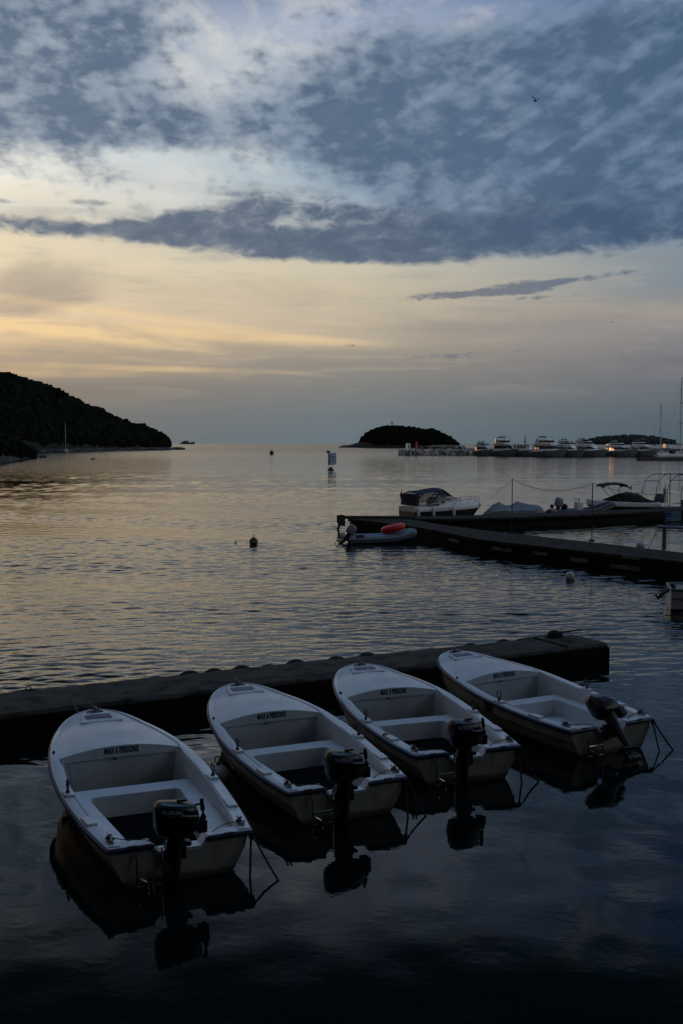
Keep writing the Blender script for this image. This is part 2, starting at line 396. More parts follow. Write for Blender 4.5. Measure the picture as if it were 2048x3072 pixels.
def buildsep(m, name, mat, parent, **kw):
    """every connected piece of m becomes a part of its own"""
    par = list(range(len(m.v)))
    def find(i):
        while par[i] != i: par[i] = par[par[i]]; i = par[i]
        return i
    for f in m.f:
        for i in f[1:]: par[find(i)] = find(f[0])
    g = {}
    for f in m.f: g.setdefault(find(f[0]), []).append(f)
    out = []
    for fs in g.values():
        ids = sorted({i for f in fs for i in f}); mp = {i: k for k, i in enumerate(ids)}
        q = MB(); q.add([m.v[i] for i in ids], [tuple(mp[i] for i in f) for f in fs]); out.append(q.build(name, mat, parent, **kw))
    return out
def tag(o, label=None, cat=None, group=None, kind=None):
    if label: o['label'] = label
    if cat: o['category'] = cat
    if group: o['group'] = group
    if kind: o['kind'] = kind
    return o
def empty(name, loc, rz=0.0, label=None, cat=None, group=None):
    o = bpy.data.objects.new(name, None); col.objects.link(o); o.empty_display_size = .2
    o.location = loc; o.rotation_euler = (0, 0, rz); return tag(o, label, cat, group)
def copy_tree(o, parent=None):
    c = o.copy(); col.objects.link(c)
    if parent is not None: c.parent = parent
    for ch in [q for q in list(o.children)]: copy_tree(ch, c)
    return c
def crom(P, k=5):                                  # Catmull-Rom through points
    P = [Vector(p) for p in P]; Q = [P[0] * 2 - P[1]] + P + [P[-1] * 2 - P[-2]]; out = []
    for i in range(1, len(Q) - 2):
        for j in range(k):
            t = j / k; a, b, c, d = Q[i - 1], Q[i], Q[i + 1], Q[i + 2]
            out.append(.5 * ((2 * b) + (c - a) * t + (2 * a - 5 * b + 4 * c - d) * t * t + (3 * b - a - 3 * c + d) * t ** 3))
    return out + [P[-1]]
def lerp(l, x):
    return float(np.interp(x, [p[0] for p in l], [p[1] for p in l]))
def textmesh(name, body, size, mat, parent, fn, bold=.0, spacing=1.0):
    cu = bpy.data.curves.new(name, 'FONT'); cu.body = body; cu.size = size; cu.align_x = 'CENTER'; cu.align_y = 'CENTER'
    cu.offset = bold; cu.space_character = spacing; cu.resolution_u = 3
    t = bpy.data.objects.new(name, cu); col.objects.link(t); bpy.context.view_layer.update()
    me = bpy.data.meshes.new_from_object(t.evaluated_get(bpy.context.evaluated_depsgraph_get()))
    bpy.data.objects.remove(t); me.materials.clear(); me.materials.append(M[mat])
    for v in me.vertices: v.co = fn(v.co.x, v.co.y)
    o = bpy.data.objects.new(name, me); col.objects.link(o); o.parent = parent
    return o
def sag(a, b, s=.2, n=14):
    a, b = Vector(a), Vector(b)
    return [a.lerp(b, i / n) - Vector((0, 0, s * 4 * (i / n) * (1 - i / n))) for i in range(n + 1)]

# ------------------------------------------------------------------ the sea
def sea():
    Y0, Y1, UM = 5.0, 260.0, .44
    nr, nc = 2300, 460
    ys = Y0 * (Y1 / Y0) ** (np.arange(nr + 1) / nr); us = np.linspace(-UM, UM, nc + 1)
    YY, UU = np.meshgrid(ys, us, indexing='ij'); XX = YY * UU
    rs = np.random.RandomState(11)
    sm = lambda v, a, b: (lambda t: t * t * (3 - 2 * t))(np.clip((v - a) / (b - a), 0, 1))
    dd_ = YY - XX * .52
    out = sm(dd_, 16.5, 21.0); rt = sm(XX - .25 * YY, .0, 3.0) * sm(YY, 9, 22)
    patch = np.zeros_like(XX)
    for _ in range(9):
        lam = rs.uniform(9, 34); th = rs.uniform(1.0, 2.1); k = 2 * np.pi / lam
        patch += np.sin(k * (XX * np.cos(th) * .6 + YY * np.sin(th)) + rs.uniform(0, 6.28) + 1.2 * np.sin(XX * .11 + YY * .05 + rs.uniform(0, 6)))
    patch = np.clip(.95 + .17 * patch, .45, 1.5)
    amp_s = np.maximum(out, .55 * rt) * patch; far = 1 - .35 * sm(YY, 60, 220)
    Z = np.zeros_like(XX); sp = YY * (np.log(Y1 / Y0) / nr)
    for _ in range(90):
        lam = .19 * (1.5 / .19) ** rs.rand(); th = np.pi / 2 + rs.normal(0, .42) + .12; k = 2 * np.pi / lam
        sl_ = .0108 * (1.0 if lam < .8 else .55)
        ph = k * (XX * np.cos(th) + YY * np.sin(th)) + rs.uniform(0, 6.28) + .7 * np.sin(XX * rs.uniform(.2, .7) + YY * rs.uniform(.1, .5) + rs.uniform(0, 6))
        wv = np.sin(ph); wv = wv + .22 * np.cos(2 * ph)
        Z += (sl_ / k) * wv * amp_s * far * np.clip((lam / (sp * 3.2)) - .6, 0, 1)
    for _ in range(22):                                # the slow smooth undulation in the lee of the pontoon
        lam = .7 * (3.6 / .7) ** rs.rand(); th = rs.uniform(0, np.pi); k = 2 * np.pi / lam
        ph = k * (XX * np.cos(th) + YY * np.sin(th)) + rs.uniform(0, 6.28) + 1.1 * np.sin(XX * rs.uniform(.3, .8) + YY * rs.uniform(.3, .8) + rs.uniform(0, 6))
        Z += (.0032 / k) * np.sin(ph) * (1 - .6 * out)
    edge = np.minimum(np.minimum(sm(UM - np.abs(UU), 0, .03), sm(YY, Y0, Y0 + 1)), sm(Y1 - YY, 0, 20)); Z *= edge
    V = np.stack([XX, YY, Z], -1).reshape(-1, 3); n0 = len(V); w = nc + 1
    i = np.arange(nr)[:, None] * w + np.arange(nc)[None, :]
    Q = np.stack([i, i + 1, i + w + 1, i + w], -1).reshape(-1, 4)
    BX = 30000.0
    ext = np.array([(-BX, -300, 0), (BX, -300, 0), (BX, 40000, 0), (-BX, 40000, 0)], float)
    c00, c01, c10, c11 = 0, nc, nr * w, nr * w + nc; e = n0
    Q = np.concatenate([Q, [(e, e + 1, c01, c00), (e + 1, e + 2, c11, c01), (e + 2, e + 3, c10, c11), (e + 3, e, c00, c10)]])
    V = np.concatenate([V, ext])
    me = bpy.data.meshes.new('sea_water'); me.vertices.add(len(V)); me.vertices.foreach_set('co', V.ravel())
    me.loops.add(Q.size); me.loops.foreach_set('vertex_index', Q.ravel().astype(np.int32))
    me.polygons.add(len(Q)); me.polygons.foreach_set('loop_start', np.arange(len(Q), dtype=np.int32) * 4)
    sm_ = np.ones(len(Q), bool); sm_[-4:] = False
    me.polygons.foreach_set('use_smooth', sm_); me.update(calc_edges=True); me.validate()
    me.materials.append(M['water']); o = bpy.data.objects.new('sea_water', me); col.objects.link(o); tag(o, kind='structure')
sea()
qm = MB(); qm.box((0, -5, 1.2), (160, 9, 3.6)); tag(qm.build('quay', 'concrete'), kind='structure')
# added unseen slope behind the quay, shaped to keep eastern sky off near boats
sl_ = MB(); rows = []
for i in range(41):
    x = -100 + i * 5; rows.append([Vector((x + rng.uniform(-1, 1), y, z * rng.uniform(.93, 1.07))) for y, z in ((-6, 2.5), (-7, 8), (-8.5, 15), (-10, 22), (-12, 29), (-15, 33), (-40, 27), (-80, 8))])
sl_.grid(rows); tag(sl_.build('sky_block_slope', 'leaf', smooth=True), kind='structure')
# added unseen banks left and right of the quay, blocking low side sky
for nm, sx, x0, yA, yB, hh in (('left_sky_block', -1, 58, -60, 52, 30), ('right_sky_block', 1, 52, -60, 74, 26)):
    sl_ = MB(); rows = []
    for i in range(31):
        k = i / 30; y = yA + (yB - yA) * k; e = min(1, (1 - k) * 5) ** .7 * hh
        rows.append([Vector((sx * (x0 + dx + rng.uniform(-1, 1)), y, (z * e if z > 0 else -1) * rng.uniform(.93, 1.07))) for dx, z in ((0, 0), (1.5, .18), (5, .5), (10, .8), (18, 1.0), (40, .9), (70, 0))])
    sl_.grid(rows, flip=(sx > 0)); tag(sl_.build(nm, 'leaf', smooth=True), kind='structure')

# ------------------------------------------------------------------ hills, islands
def hills(name, prof, shore, depth, bump, leaf, nm_forest, flabel, nclump, csize, soil='soil', crest=.55):
    """prof: crest (px,py); shore: (px,py) waterline; each column of the land stands at its own distance"""
    pxs = np.linspace(prof[0][0], prof[-1][0], 90); rows = []; mb = MB(); cl = MB()
    cols_ = []
    for px in pxs:
        py = lerp(prof, px); sy = lerp(shore, px)
        s = at(px, sy); D = s.y; dd = lerp(depth, px)
        Dc = D + dd * crest
        top = atD(px, py, Dc); top.z = max(top.z - bump * .7, .3)
        xs = lambda q: s.x * (q / D)
        c = []
        for k in range(15):
            t = k / 14
            if t <= .6:
                q = t / .6; zz = 1.2 + (top.z - 1.2) * (math.sin(q * math.pi / 2) ** .9) if k else -.5
                yy = D + dd * crest * q
            else:
                q = (t - .6) / .4; zz = top.z * math.cos(q * math.pi / 2) - .5 * q; yy = D + dd * crest + dd * (1 - crest) * q
            c.append(Vector((xs(yy), yy, zz + (rng.uniform(-.12, .12) * bump if 0 < k < 14 else 0))))
        cols_.append(c)
    mb.grid(cols_)
    o = tag(mb.build(name, soil, smooth=True), kind='structure')
    for _ in range(nclump):
        i = rng.random() * (len(cols_) - 1.001); k = rng.choice([rng.uniform(.7, 8.5), rng.uniform(.7, 8.5), rng.uniform(6.5, 9.0)])
        i0, k0 = int(i), int(k); fi, fk = i - i0, k - k0
        p = (cols_[i0][k0] * (1 - fi) + cols_[i0 + 1][k0] * fi) * (1 - fk) + (cols_[i0][k0 + 1] * (1 - fi) + cols_[i0 + 1][k0 + 1] * fi) * fk
        if p.z < csize * .55 + lerp(leaf, pxs[i0]): continue
        r = csize * rng.choice((rng.uniform(.45, .8), rng.uniform(.5, .9), rng.uniform(.6, 1.35)))
        cl.blob(p + Vector((0, 0, r * .15)), r, 7, 5, .32, sq=rng.uniform(.7, 1.25))
    return o, cl, cols_
hp = [(-420, 1010), (-200, 1060), (0, 1124), (40, 1131), (63, 1139), (115, 1151), (158, 1169), (190, 1181), (213, 1195), (245, 1212), (293, 1230), (328, 1248), (356, 1260),
      (395, 1272), (435, 1284), (474, 1299), (490, 1306), (500, 1318), (507, 1338), (520, 1343), (540, 1348)]
hs = [(-420, 1376), (0, 1360), (100, 1358), (300, 1353), (450, 1350), (540, 1349)]
o, cl, _ = hills('hill', hp, hs, [(-420, 330), (300, 220), (480, 60), (540, 12)], 5.6, [(-420, 1.5), (505, 1.5), (510, 4)], '', '', 9000, 3.6)
tag(cl.build('hill_forest', 'leaf'), 'dense dark maquis forest covering the whole left headland down to its rocky shore', 'forest', kind='stuff')
# a few trees standing above the crest line
def tree(px, py, D, h, w, label, mat='leaf'):
    top = atD(px, py, D); t = empty('tree', (top.x, D, top.z - h), 0, label, 'tree', 'trees standing above the headland crest')
    m = MB(); m.tube([(0, 0, -1.5), (.1, 0, h * .4), (.3, 0, h * .75)], [h * .05, h * .035, h * .015], 6); m.tube([(.1, 0, h * .4), (-w * .3, 0, h * .7)], [h * .025, h * .01], 5)
    m.build('trunk', 'wood', t)
    c = MB()
    for _ in range(46):
        a = rng.uniform(0, 6.28); q = rng.random() ** .5 * w * .5; z = h * rng.uniform(.42, .96); q *= 1.15 - abs(z / h - .6)
        c.blob((q * math.cos(a), q * math.sin(a), z), rng.uniform(.07, .16) * w, 6, 4, .4)
    c.build('crown', mat, t)
tree(183, 1172, 640, 6.0, 6.5, 'wide round tree standing clear of the headland crest')
tree(39, 1126, 600, 3.0, 2.5, 'small tree tuft on the highest part of the headland crest')
tree(306, 1231, 700, 3.4, 3.0, 'small spiky tree midway down the sloping headland crest')
tree(487, 1303, 780, 5.0, 7.0, 'bushy tree at the seaward end of the headland')
# pale rocks at the foot of the headland and the nearer spit
def rocks(name, pts, n, size, h, mat, label, cat='rocks'):
    m = MB(); P = crom(pts, 12)
    for _ in range(n):
        i = rng.random() * (len(P) - 1.01); p = P[int(i)].lerp(P[int(i) + 1], i - int(i))
        s = size * rng.uniform(.4, 1.0)
        m.blob((p.x + rng.uniform(-1, 1) * size, p.y + rng.uniform(-1.2, 1.2) * size, rng.uniform(-.2, .6) * h), s, 6, 4, .35, sq=rng.uniform(.3, .6) * h / s if s > h else .6)
    return tag(m.build(name, mat), label, cat, kind='stuff')
rocks('shore_rocks', [at(80, 1357.5), at(200, 1356), at(300, 1353), at(420, 1351), at(500, 1349.5), at(540, 1349)], 620, 3.2, 1.8, 'rock', 'low pale rocks along the waterline of the left headland')
sm = MB(); P1 = [at(-300, 1400), at(-80, 1390), at(0, 1382), at(60, 1377), at(100, 1374), at(127, 1372.2)]
rows = []
for i, p in enumerate(crom(P1, 5)):
    k = i / 25; w = 26 * (1 - k) ** .7 + 1.0; h = (3.6 * (1 - k) ** .8 + .5)
    rows.append([Vector((p.x, p.y + w * t, -.4 + h * math.sin(t * math.pi) ** .5 * (1 + rng.uniform(-.12, .12)))) for t in (0, .04, .12, .25, .5, .75, .95, 1.0)])
sm.grid(rows); tag(sm.build('rocky_shore', 'rock', smooth=True), kind='structure')
cl = MB()
for _ in range(900):
    i = rng.random() ** 1.3 * 15; p = crom(P1, 5)[int(i)] if False else rows[int(i)][3]
    r = rng.uniform(1.0, 2.6) * (1 - i / 34)
    cl.blob((p.x + rng.uniform(-1.2, 1.2), p.y + rng.uniform(-2, 12), rng.uniform(1.6, 5.6) * (1 - i / 23) + 2.0 * (1 - i / 26)), r, 6, 5, .35)
tag(cl.build('shore_scrub', 'leaf'), 'dark scrub on the low spit at the left edge', 'scrub', kind='stuff')
rocks('spit_rocks', [at(-120, 1389), at(0, 1381.5), at(60, 1377), at(127, 1372.3)], 260, 1.5, 1.1, 'rock', 'pale flat rocks along the near spit at the left edge')

ip = [(1031, 1341), (1047, 1332), (1084, 1321), (1098, 1309), (1121, 1293), (1139, 1288), (1167, 1285), (1222, 1288), (1240, 1290), (1259, 1294), (1275, 1297), (1291, 1294), (1323, 1307), (1346, 1318), (1366, 1333), (1380, 1344)]
o, cl, ic = hills('island_hill', ip, [(1031, 1343), (1380, 1345)], [(1031, 10), (1150, 90), (1300, 80), (1380, 10)], 1.3, [(1031, 9), (1085, 6.0), (1150, 3.0), (1380, .8)], '', '', 6000, 2.7, soil='isoil')
tag(cl.build('island_forest', 'leaf'), 'dense dark bushes covering the small island below its tower', 'forest', kind='stuff')
rocks('island_rocks', [at(1034, 1343), at(1100, 1343), at(1200, 1343.5), at(1300, 1344.5), at(1378, 1345)], 480, 4.0, 3.0, 'rockl', 'pale rocky shore round the foot of the small island')
# lattice beacon tower on the island
tp = atD(1174, 1263, 1230); bz = tp.z - 11.5
t = empty('beacon_tower', (tp.x, 1230, bz), 0, 'tall thin lattice beacon tower rising from the trees of the island', 'tower')
m = MB()
for sx in (-1, 1):
    for sy in (-1, 1): m.tube([(sx * 1.1, sy * 1.1, 0), (sx * .55, sy * .55, 9.2)], .34, 5)
for k in range(5):
    z = 1.5 + k * 1.8; a = 1.1 - .06 * z
    m.tube([(-a, -a, z), (a, -a, z), (a, a, z), (-a, a, z)], .13, 4, closed=True); m.tube([(-a, -a, z), (a * .9, -a, z + 1.7)], .11, 4)
m.build('lattice', 'greyc', t)
m = MB(); m.box((0, 0, 9.4), (2.2, 2.2, .4)); m.lathe([(.0, 9.6), (.65, 9.6), (.65, 10.8), (.8, 10.9), (.3, 11.5), (0, 11.5)], 10); m.build('lantern', 'greyc', t)
m = MB(); m.lathe([(0, 0), (1.0, 0), (.6, 3.5), (.15, 5.8), (0, 6)], 9); c0 = atD(1248, 1286, 1235)
ct = empty('cypress_tree', (c0.x, 1235, c0.z - 5.5), 0, 'narrow pointed tree standing above the bushes of the island', 'tree'); m.build('crown', 'leaf', ct)
m = MB(); m.tube([(0, 0, -2), (0, 0, .8)], .25, 6); m.build('trunk', 'wood', ct)

fp = [(1700, 1331), (1749, 1327), (1789, 1318.5), (1833, 1314), (1873, 1312), (1933, 1312.5), (1966, 1318), (2006, 1326), (2060, 1331), (2200, 1333)]
o, cl, _ = hills('far_island_hill', fp, [(1700, 1333.8), (2200, 1334.2)], [(1700, 40), (1900, 400), (2200, 60)], 4.0, [(1700, 0), (2200, 0)], '', '', 2600, 9.0)
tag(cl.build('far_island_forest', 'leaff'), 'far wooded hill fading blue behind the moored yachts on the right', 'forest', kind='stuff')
# islet of bare rock on the horizon
t = empty('rock_islet', at(556, 1332.6), 0, 'bare grey rock islet on the horizon beyond the headland tip', 'islet')
D = t.location.y; k = D / FPX
m = MB()
for (dx, w, h) in ((-16, 9, 3.5), (-8, 10, 7), (-1, 11, 11), (5, 10, 11.5), (11, 9, 7), (16, 7, 4.5)):
    m.blob((dx * k, 0, h * k * .30), h * k * .62, 9, 7, .14, sq=1.0)
m.build('rock', 'rock', t)
m = MB(); m.box((23 * k, 0, 3.0 * k), (12 * k, 8 * k, 6.5 * k)); m.box((26 * k, 0, 6.2 * k), (5 * k, 7 * k, 1.2 * k)); m.build('flat_ledge', 'rock', t)

# ------------------------------------------------------------------ breakwater
A, B = at(1200, 1366), at(2110, 1369)
ax = (B - A).normalized(); L = (B - A).length; rz = math.atan2(ax.y, ax.x); nrm = Vector((-ax.y, ax.x, 0))
t = empty('breakwater', A, rz, 'long low stone breakwater running behind the row of yachts', 'breakwater')
m = MB(); rows = []
for i in range(60):
    x = L * i / 59; e = min(1, i / 2.5)
    rows.append([(x, 0 + 1.5 * (1 - e), -.5), (x, .9 + rng.uniform(-.1, .1), 1.2 * e + .1), (x, 1.6 + rng.uniform(-.12, .12), 2.35 * e ** .5 + rng.uniform(-.06, .06)), (x, 6, 2.4 * e ** .5), (x, 8, -.5)])
m.grid(rows, flip=True); m.build('stone_face', 'rockn', t)
m = MB(); m.box((L * .5 + 3, 4.4, 2.56), (L - 8, 2.6, .28)); m.build('cap_walkway', 'concrete', t)
m = MB()
for _ in range(420):
    x = rng.uniform(-.8, 33); m.blob((x, rng.uniform(-.3, 1.4), rng.uniform(-.1, 2.1)), rng.uniform(.35, .7), 6, 4, .35)
m.build('armour_rocks', 'rockn', t)
hb = atD(1222, 1346, A.y + 3); k = hb.y / FPX
t = empty('harbour_hut', (hb.x, hb.y, 2.4), 0, 'small white box hut at the outer end of the breakwater', 'hut')
m = MB(); m.box((0, 0, 1.15), (1.75, 1.6, 2.3)); m.build('wall', 'white', t, bevel=.04); m = MB(); m.box((0, 0, 2.36), (1.95, 1.8, .12)); m.build('roof', 'ywd', t)
m = MB(); m.box((.3, -.82, 1.0), (.7, .04, 1.8)); m.build('door', 'ywd', t)
hb = atD(1247, 1346, A.y + 4)
t = empty('harbour_light', (hb.x, hb.y, 2.4), 0, 'red harbour light column on the breakwater in front of the island', 'beacon')
m = MB(); m.lathe([(0, 0), (.75, 0), (.62, .4), (.5, .5), (.42, 2.4), (.6, 2.5), (.6, 2.62), (0, 2.62)], 14); m.build('column', 'redp', t, smooth=True)
m = MB(); m.lathe([(0, 2.6), (.24, 2.6), (.24, 3.0), (.3, 3.04), (0, 3.2)], 12); m.build('lamp', 'redp', t, smooth=True)

# ------------------------------------------------------------------ generic lofted hull for yachts and boats
def hull_rows(L, W, H, bowH, draft=.5, n=18, full=.5, sternw=.85, flare=.78, rake=.12):
    rows = []
    for i in range(n + 1):
        s = i / n; x = s * L
        g = (sternw + (1 - sternw) * min(1, s / .35)) if s < full else math.sqrt(max(0, 1 - ((s - full) / (1 - full)) ** 2.2))
        g = max(g, .012) * W / 2; zs = H + (bowH - H) * s ** 2
        r = []
        for t, wz, wy in ((0, 1, 1), (1, .72, .97), (2, .36, .90), (3, .04, flare), (4, -draft / H, .25)):
            xx = x * (1 - rake * (1 - wz) * s ** 3)
            r.append((xx, g * wy * (1 if t < 4 else .5), zs * wz if wz > 0 else -draft))
        rows.append([(a, b, c) for a, b, c in r] + [(a, -b, c) for a, b, c in r[::-1]])
    return rows
def hull_mesh(rows, mi=0):
    m = MB(); m.grid(rows, mi); n = len(rows[0]); m.add(rows[0], [tuple(range(n))[::-1]])
    return m
def deck_mesh(rows, dz=0.0, camber=.0):
    m = MB(); m.grid([[(r[0][0], r[0][1] * q * .985, r[0][2] + dz + camber * (1 - q * q)) for q in (1, .5, 0, -.5, -1)] for r in rows]); return m
def wedge(L0, L1, W0, W1, z0, z1, f=.6, b=.15, mi=0, m=None):
    """deckhouse tier: from x=L0 to L1, widths at the base and top, raked front"""
    m = m or MB(); h = z1 - z0
    P = [(L0, W0), (L1, W0 * .72)]; lo = [(L0, -W0 / 2, z0), (L1 - (L1 - L0) * .22, -W0 / 2, z0), (L1, -W0 * .26, z0), (L1, W0 * .26, z0), (L1 - (L1 - L0) * .22, W0 / 2, z0), (L0, W0 / 2, z0)]
    hi = [(L0 + b * h, -W1 / 2, z1), (L1 - (L1 - L0) * .22 - f * h, -W1 / 2, z1), (L1 - f * h * 1.15, -W1 * .26, z1), (L1 - f * h * 1.15, W1 * .26, z1), (L1 - (L1 - L0) * .22 - f * h, W1 / 2, z1), (L0 + b * h, W1 / 2, z1)]
    m.add(lo + hi, [tuple(range(6))[::-1], tuple(range(6, 12))] + [(i, (i + 1) % 6, 6 + (i + 1) % 6, 6 + i) for i in range(6)], mi); return m
def rail(rows, i0, z, r=.03, off=.95):
    m = MB(); pr = [(q[0][0], q[0][1] * off, q[0][2] + z) for q in rows[i0:]]; pl = [(a, -b, c) for a, b, c in pr[::-1]]
    m.tube(pr + pl, r, 5, cap=False)
    for q in rows[i0::2]:
        for s in (1, -1): m.tube([(q[0][0], s * q[0][1] * off, q[0][2]), (q[0][0], s * q[0][1] * off, q[0][2] + z)], r * .8, 4)
    return m

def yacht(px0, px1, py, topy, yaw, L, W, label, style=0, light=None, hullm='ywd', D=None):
    base = at((px0 + px1) / 2, py); k = base.y / FPX
    t = empty('motor_yacht', base, yaw, label, 'yacht', 'motor yachts moored along the breakwater')
    S = empty('x', (0, 0, 0)); bpy.data.objects.remove(S)
    H = 2.0; rows = hull_rows(L, W, H * .9, H * 1.35, .6, 16, .45, .92, .8, .14)
    rows = [[(x - L * .5, y, z) for x, y, z in r] for r in rows]
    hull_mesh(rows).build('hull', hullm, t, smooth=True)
    deck_mesh(rows, -.02, .15).build('deck', 'yw', t, smooth=True)
    Hs = (py - topy) * k                       # total height of the superstructure top
    c = .0
    z1 = H + (Hs - H) * .42; z2 = H + (Hs - H) * .72
    if style == 3:                             # trawler with an upright wheelhouse
        wedge(-L * .34, L * .22, W * .72, W * .70, H * .9, H + 2.1, .05, .0).build('wheelhouse', 'yw', t, bevel=.05)
        m = MB()
        for i in range(4): m.box((L * .205 + .06, W * (-.195 + .13 * i), H + 1.35), (.06, W * .09, .75))
        for s in (1, -1):
            for i in range(4): m.box((-L * .27 + i * L * .12, s * W * .362, H + 1.35), (L * .07, .05, .75))
        buildsep(m, 'window', 'glass', t)
        m = MB(); m.box((-L * .08, 0, H + 2.2), (L * .64, W * .86, .14)); m.build('roof', 'ywd', t)
        m = MB(); m.box((-L * .40, 0, H + 1.9), (L * .2, W * .8, .12)); m.box((-L * .33, 0, H + 1.0), (L * .1, W * .5, 1.7)); m.build('aft_awning', 'blackc', t)
        m = MB(); m.tube([(0, 0, H + 2.2), (0, 0, Hs)], .14, 6); m.tube([(0, -.9, H + 4.2), (0, .9, H + 4.2)], .07, 5); m.box((0, 0, H + 3.3), (.7, .9, .4)); m.tube([(-.3, .5, H + 2.2), (0, 0, H + 4.0)], .07, 5)
        m.build('mast', 'redp', t)
    else:
        wedge(-L * .36, L * .24, W * .80, W * .72, H * .92, z1, 1.15 if style != 2 else .8, .05).build('saloon', 'yw', t, bevel=.06)
        zm, hh = H + (z1 - H) * .55, (z1 - H) * .42
        m = MB(); wedge(-L * .30, L * .235 - (zm - hh / 2 - H) * 1.05 + .10, W * .805, W * .765, zm - hh / 2, zm + hh / 2, 1.1, .3, m=m)
        buildsep(m, 'window', 'glass', t)
        m = MB(); m.box((-L * .12, 0, z1 + .05), (L * .52, W * .84, .14)); m.build('upper_deck', 'yw', t, bevel=.05)
        wedge(-L * .30, L * .10, W * .66, W * .62, z1 + .1, z2, .9, .1).build('flybridge', 'yw', t, bevel=.06)
        m = MB(); wedge(-L * .20, L * .105, W * .67, W * .62, z1 + (z2 - z1) * .45, z1 + (z2 - z1) * .82, .85, .1, m=m); m.build('windscreen', 'glass', t)
        m = MB()
        for s in (1, -1): m.tube([(-L * .30, s * W * .34, z1), (-L * .25, s * W * .33, z2 + .3), (-L * .20, s * W * .28, z2 + (Hs - z2) * .5)], .11, 5)
        m.tube([(-L * .2, -W * .28, z2 + (Hs - z2) * .5), (-L * .2, W * .28, z2 + (Hs - z2) * .5)], .14, 5)
        m.tube([(-L * .2, 0, z2 + (Hs - z2) * .5), (-L * .2, 0, Hs)], .06, 5); m.lathe([(0, 0), (.35, .05), (.35, .3), (0, .5)], 8, (-L * .2, W * .15, z2 + (Hs - z2) * .55)); m.lathe([(0, 0), (.28, .05), (.28, .3), (0, .45)], 8, (-L * .2, -W * .17, z2 + (Hs - z2) * .55))
        m.tube([(-L * .24, W * .3, z2), (-L * .25, W * .3, Hs * 1.02)], .035, 4)
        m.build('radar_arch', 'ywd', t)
        if style == 1:
            m = MB(); m.box((-L * .12, 0, z2 + 1.0), (L * .26, W * .6, .1)); 
            for s in (1, -1): m.tube([(L * .0, s * W * .28, z2), (-L * .01, s * W * .28, z2 + 1.0)], .05, 4)
            m.build('hardtop', 'ywd', t)
        if style == 2:
            m = MB(); m.box((-L * .12, 0, z2 + .10), (L * .24, W * .64, .22)); m.build('bimini_top', 'blackc', t)
    rail(rows, 8, .75, .035).build('rail', 'steel', t)
    m = MB()
    for s in (1, -1):
        for i in (0, 1, 2):
            r = rows[4 + i * 2]; m.box((r[1][0], s * r[1][1] * 1.0, r[1][2] + .1), (.8, .06, .28))
    buildsep(m, 'porthole', 'glass', t)
    m = MB()
    for i in range(4):
        r = rows[2 + i * 2]
        for s in (1, -1): m.lathe([(0, -.5), (.16, -.4), (.18, 0), (.14, .4), (0, .5)], 8, (r[2][0], s * (r[1][1] + .2), r[2][2] + .1))
    buildsep(m, 'fender', 'black', t)
    if light:  # sunset glints painted as glowing panes, together with lit cabins
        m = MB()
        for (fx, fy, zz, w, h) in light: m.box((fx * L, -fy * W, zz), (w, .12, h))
        buildsep(m, 'glowing_pane', 'glow' if style == 0 and px0 < 1900 else 'glowd', t)
    return t
yaw = R(-52)
yacht(1427, 1482, 1367, 1322, R(-60), 13, 4.6, 'small flybridge yacht at the left end of the moored row with one window glinting orange', 2, [(-.28, .41, 2.6, .7, 1.3)])
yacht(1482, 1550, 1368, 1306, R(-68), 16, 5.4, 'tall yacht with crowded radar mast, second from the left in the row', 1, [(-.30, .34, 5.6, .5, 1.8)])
yacht(1540, 1606, 1368.5, 1304, R(-48), 12, 4.8, 'trawler style boat with square wheelhouse windows and a thin mast', 3, None, 'green' if False else 'ywd')
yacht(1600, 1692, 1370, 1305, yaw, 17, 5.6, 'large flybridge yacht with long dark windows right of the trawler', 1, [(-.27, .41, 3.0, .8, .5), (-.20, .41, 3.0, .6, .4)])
yacht(1672, 1742, 1370, 1314, R(-58), 15, 5.0, 'yacht with black bimini top wedged between two larger white yachts', 2, None)
yacht(1722, 1810, 1370, 1312, yaw, 17, 5.5, 'sleek white yacht with black topped flybridge and small orange glint', 2, [(-.26, .41, 2.9, 1.1, .35)])
yacht(1818, 1904, 1370, 1320, yaw, 15, 5.4, 'round sterned white yacht with brightly glowing saloon in front of the far hill', 0, [(-.30, .41, 2.6, .6, .55), (-.20, .41, 2.7, 1.0, .8), (-.12, .41, 2.6, .5, .5), (-.30, .40, 4.3, .9, .15)])
yacht(1897, 1958, 1370, 1316, R(-50), 13, 4.8, 'white yacht with open sun canopy frame, eighth along the row', 1, None)
yacht(1945, 2040, 1366, 1334, R(-25), 17, 5.0, 'long low yacht with a glowing cabin at the right end of the row', 0, [(.0, .36, 3.7, 1.0, 1.6)])

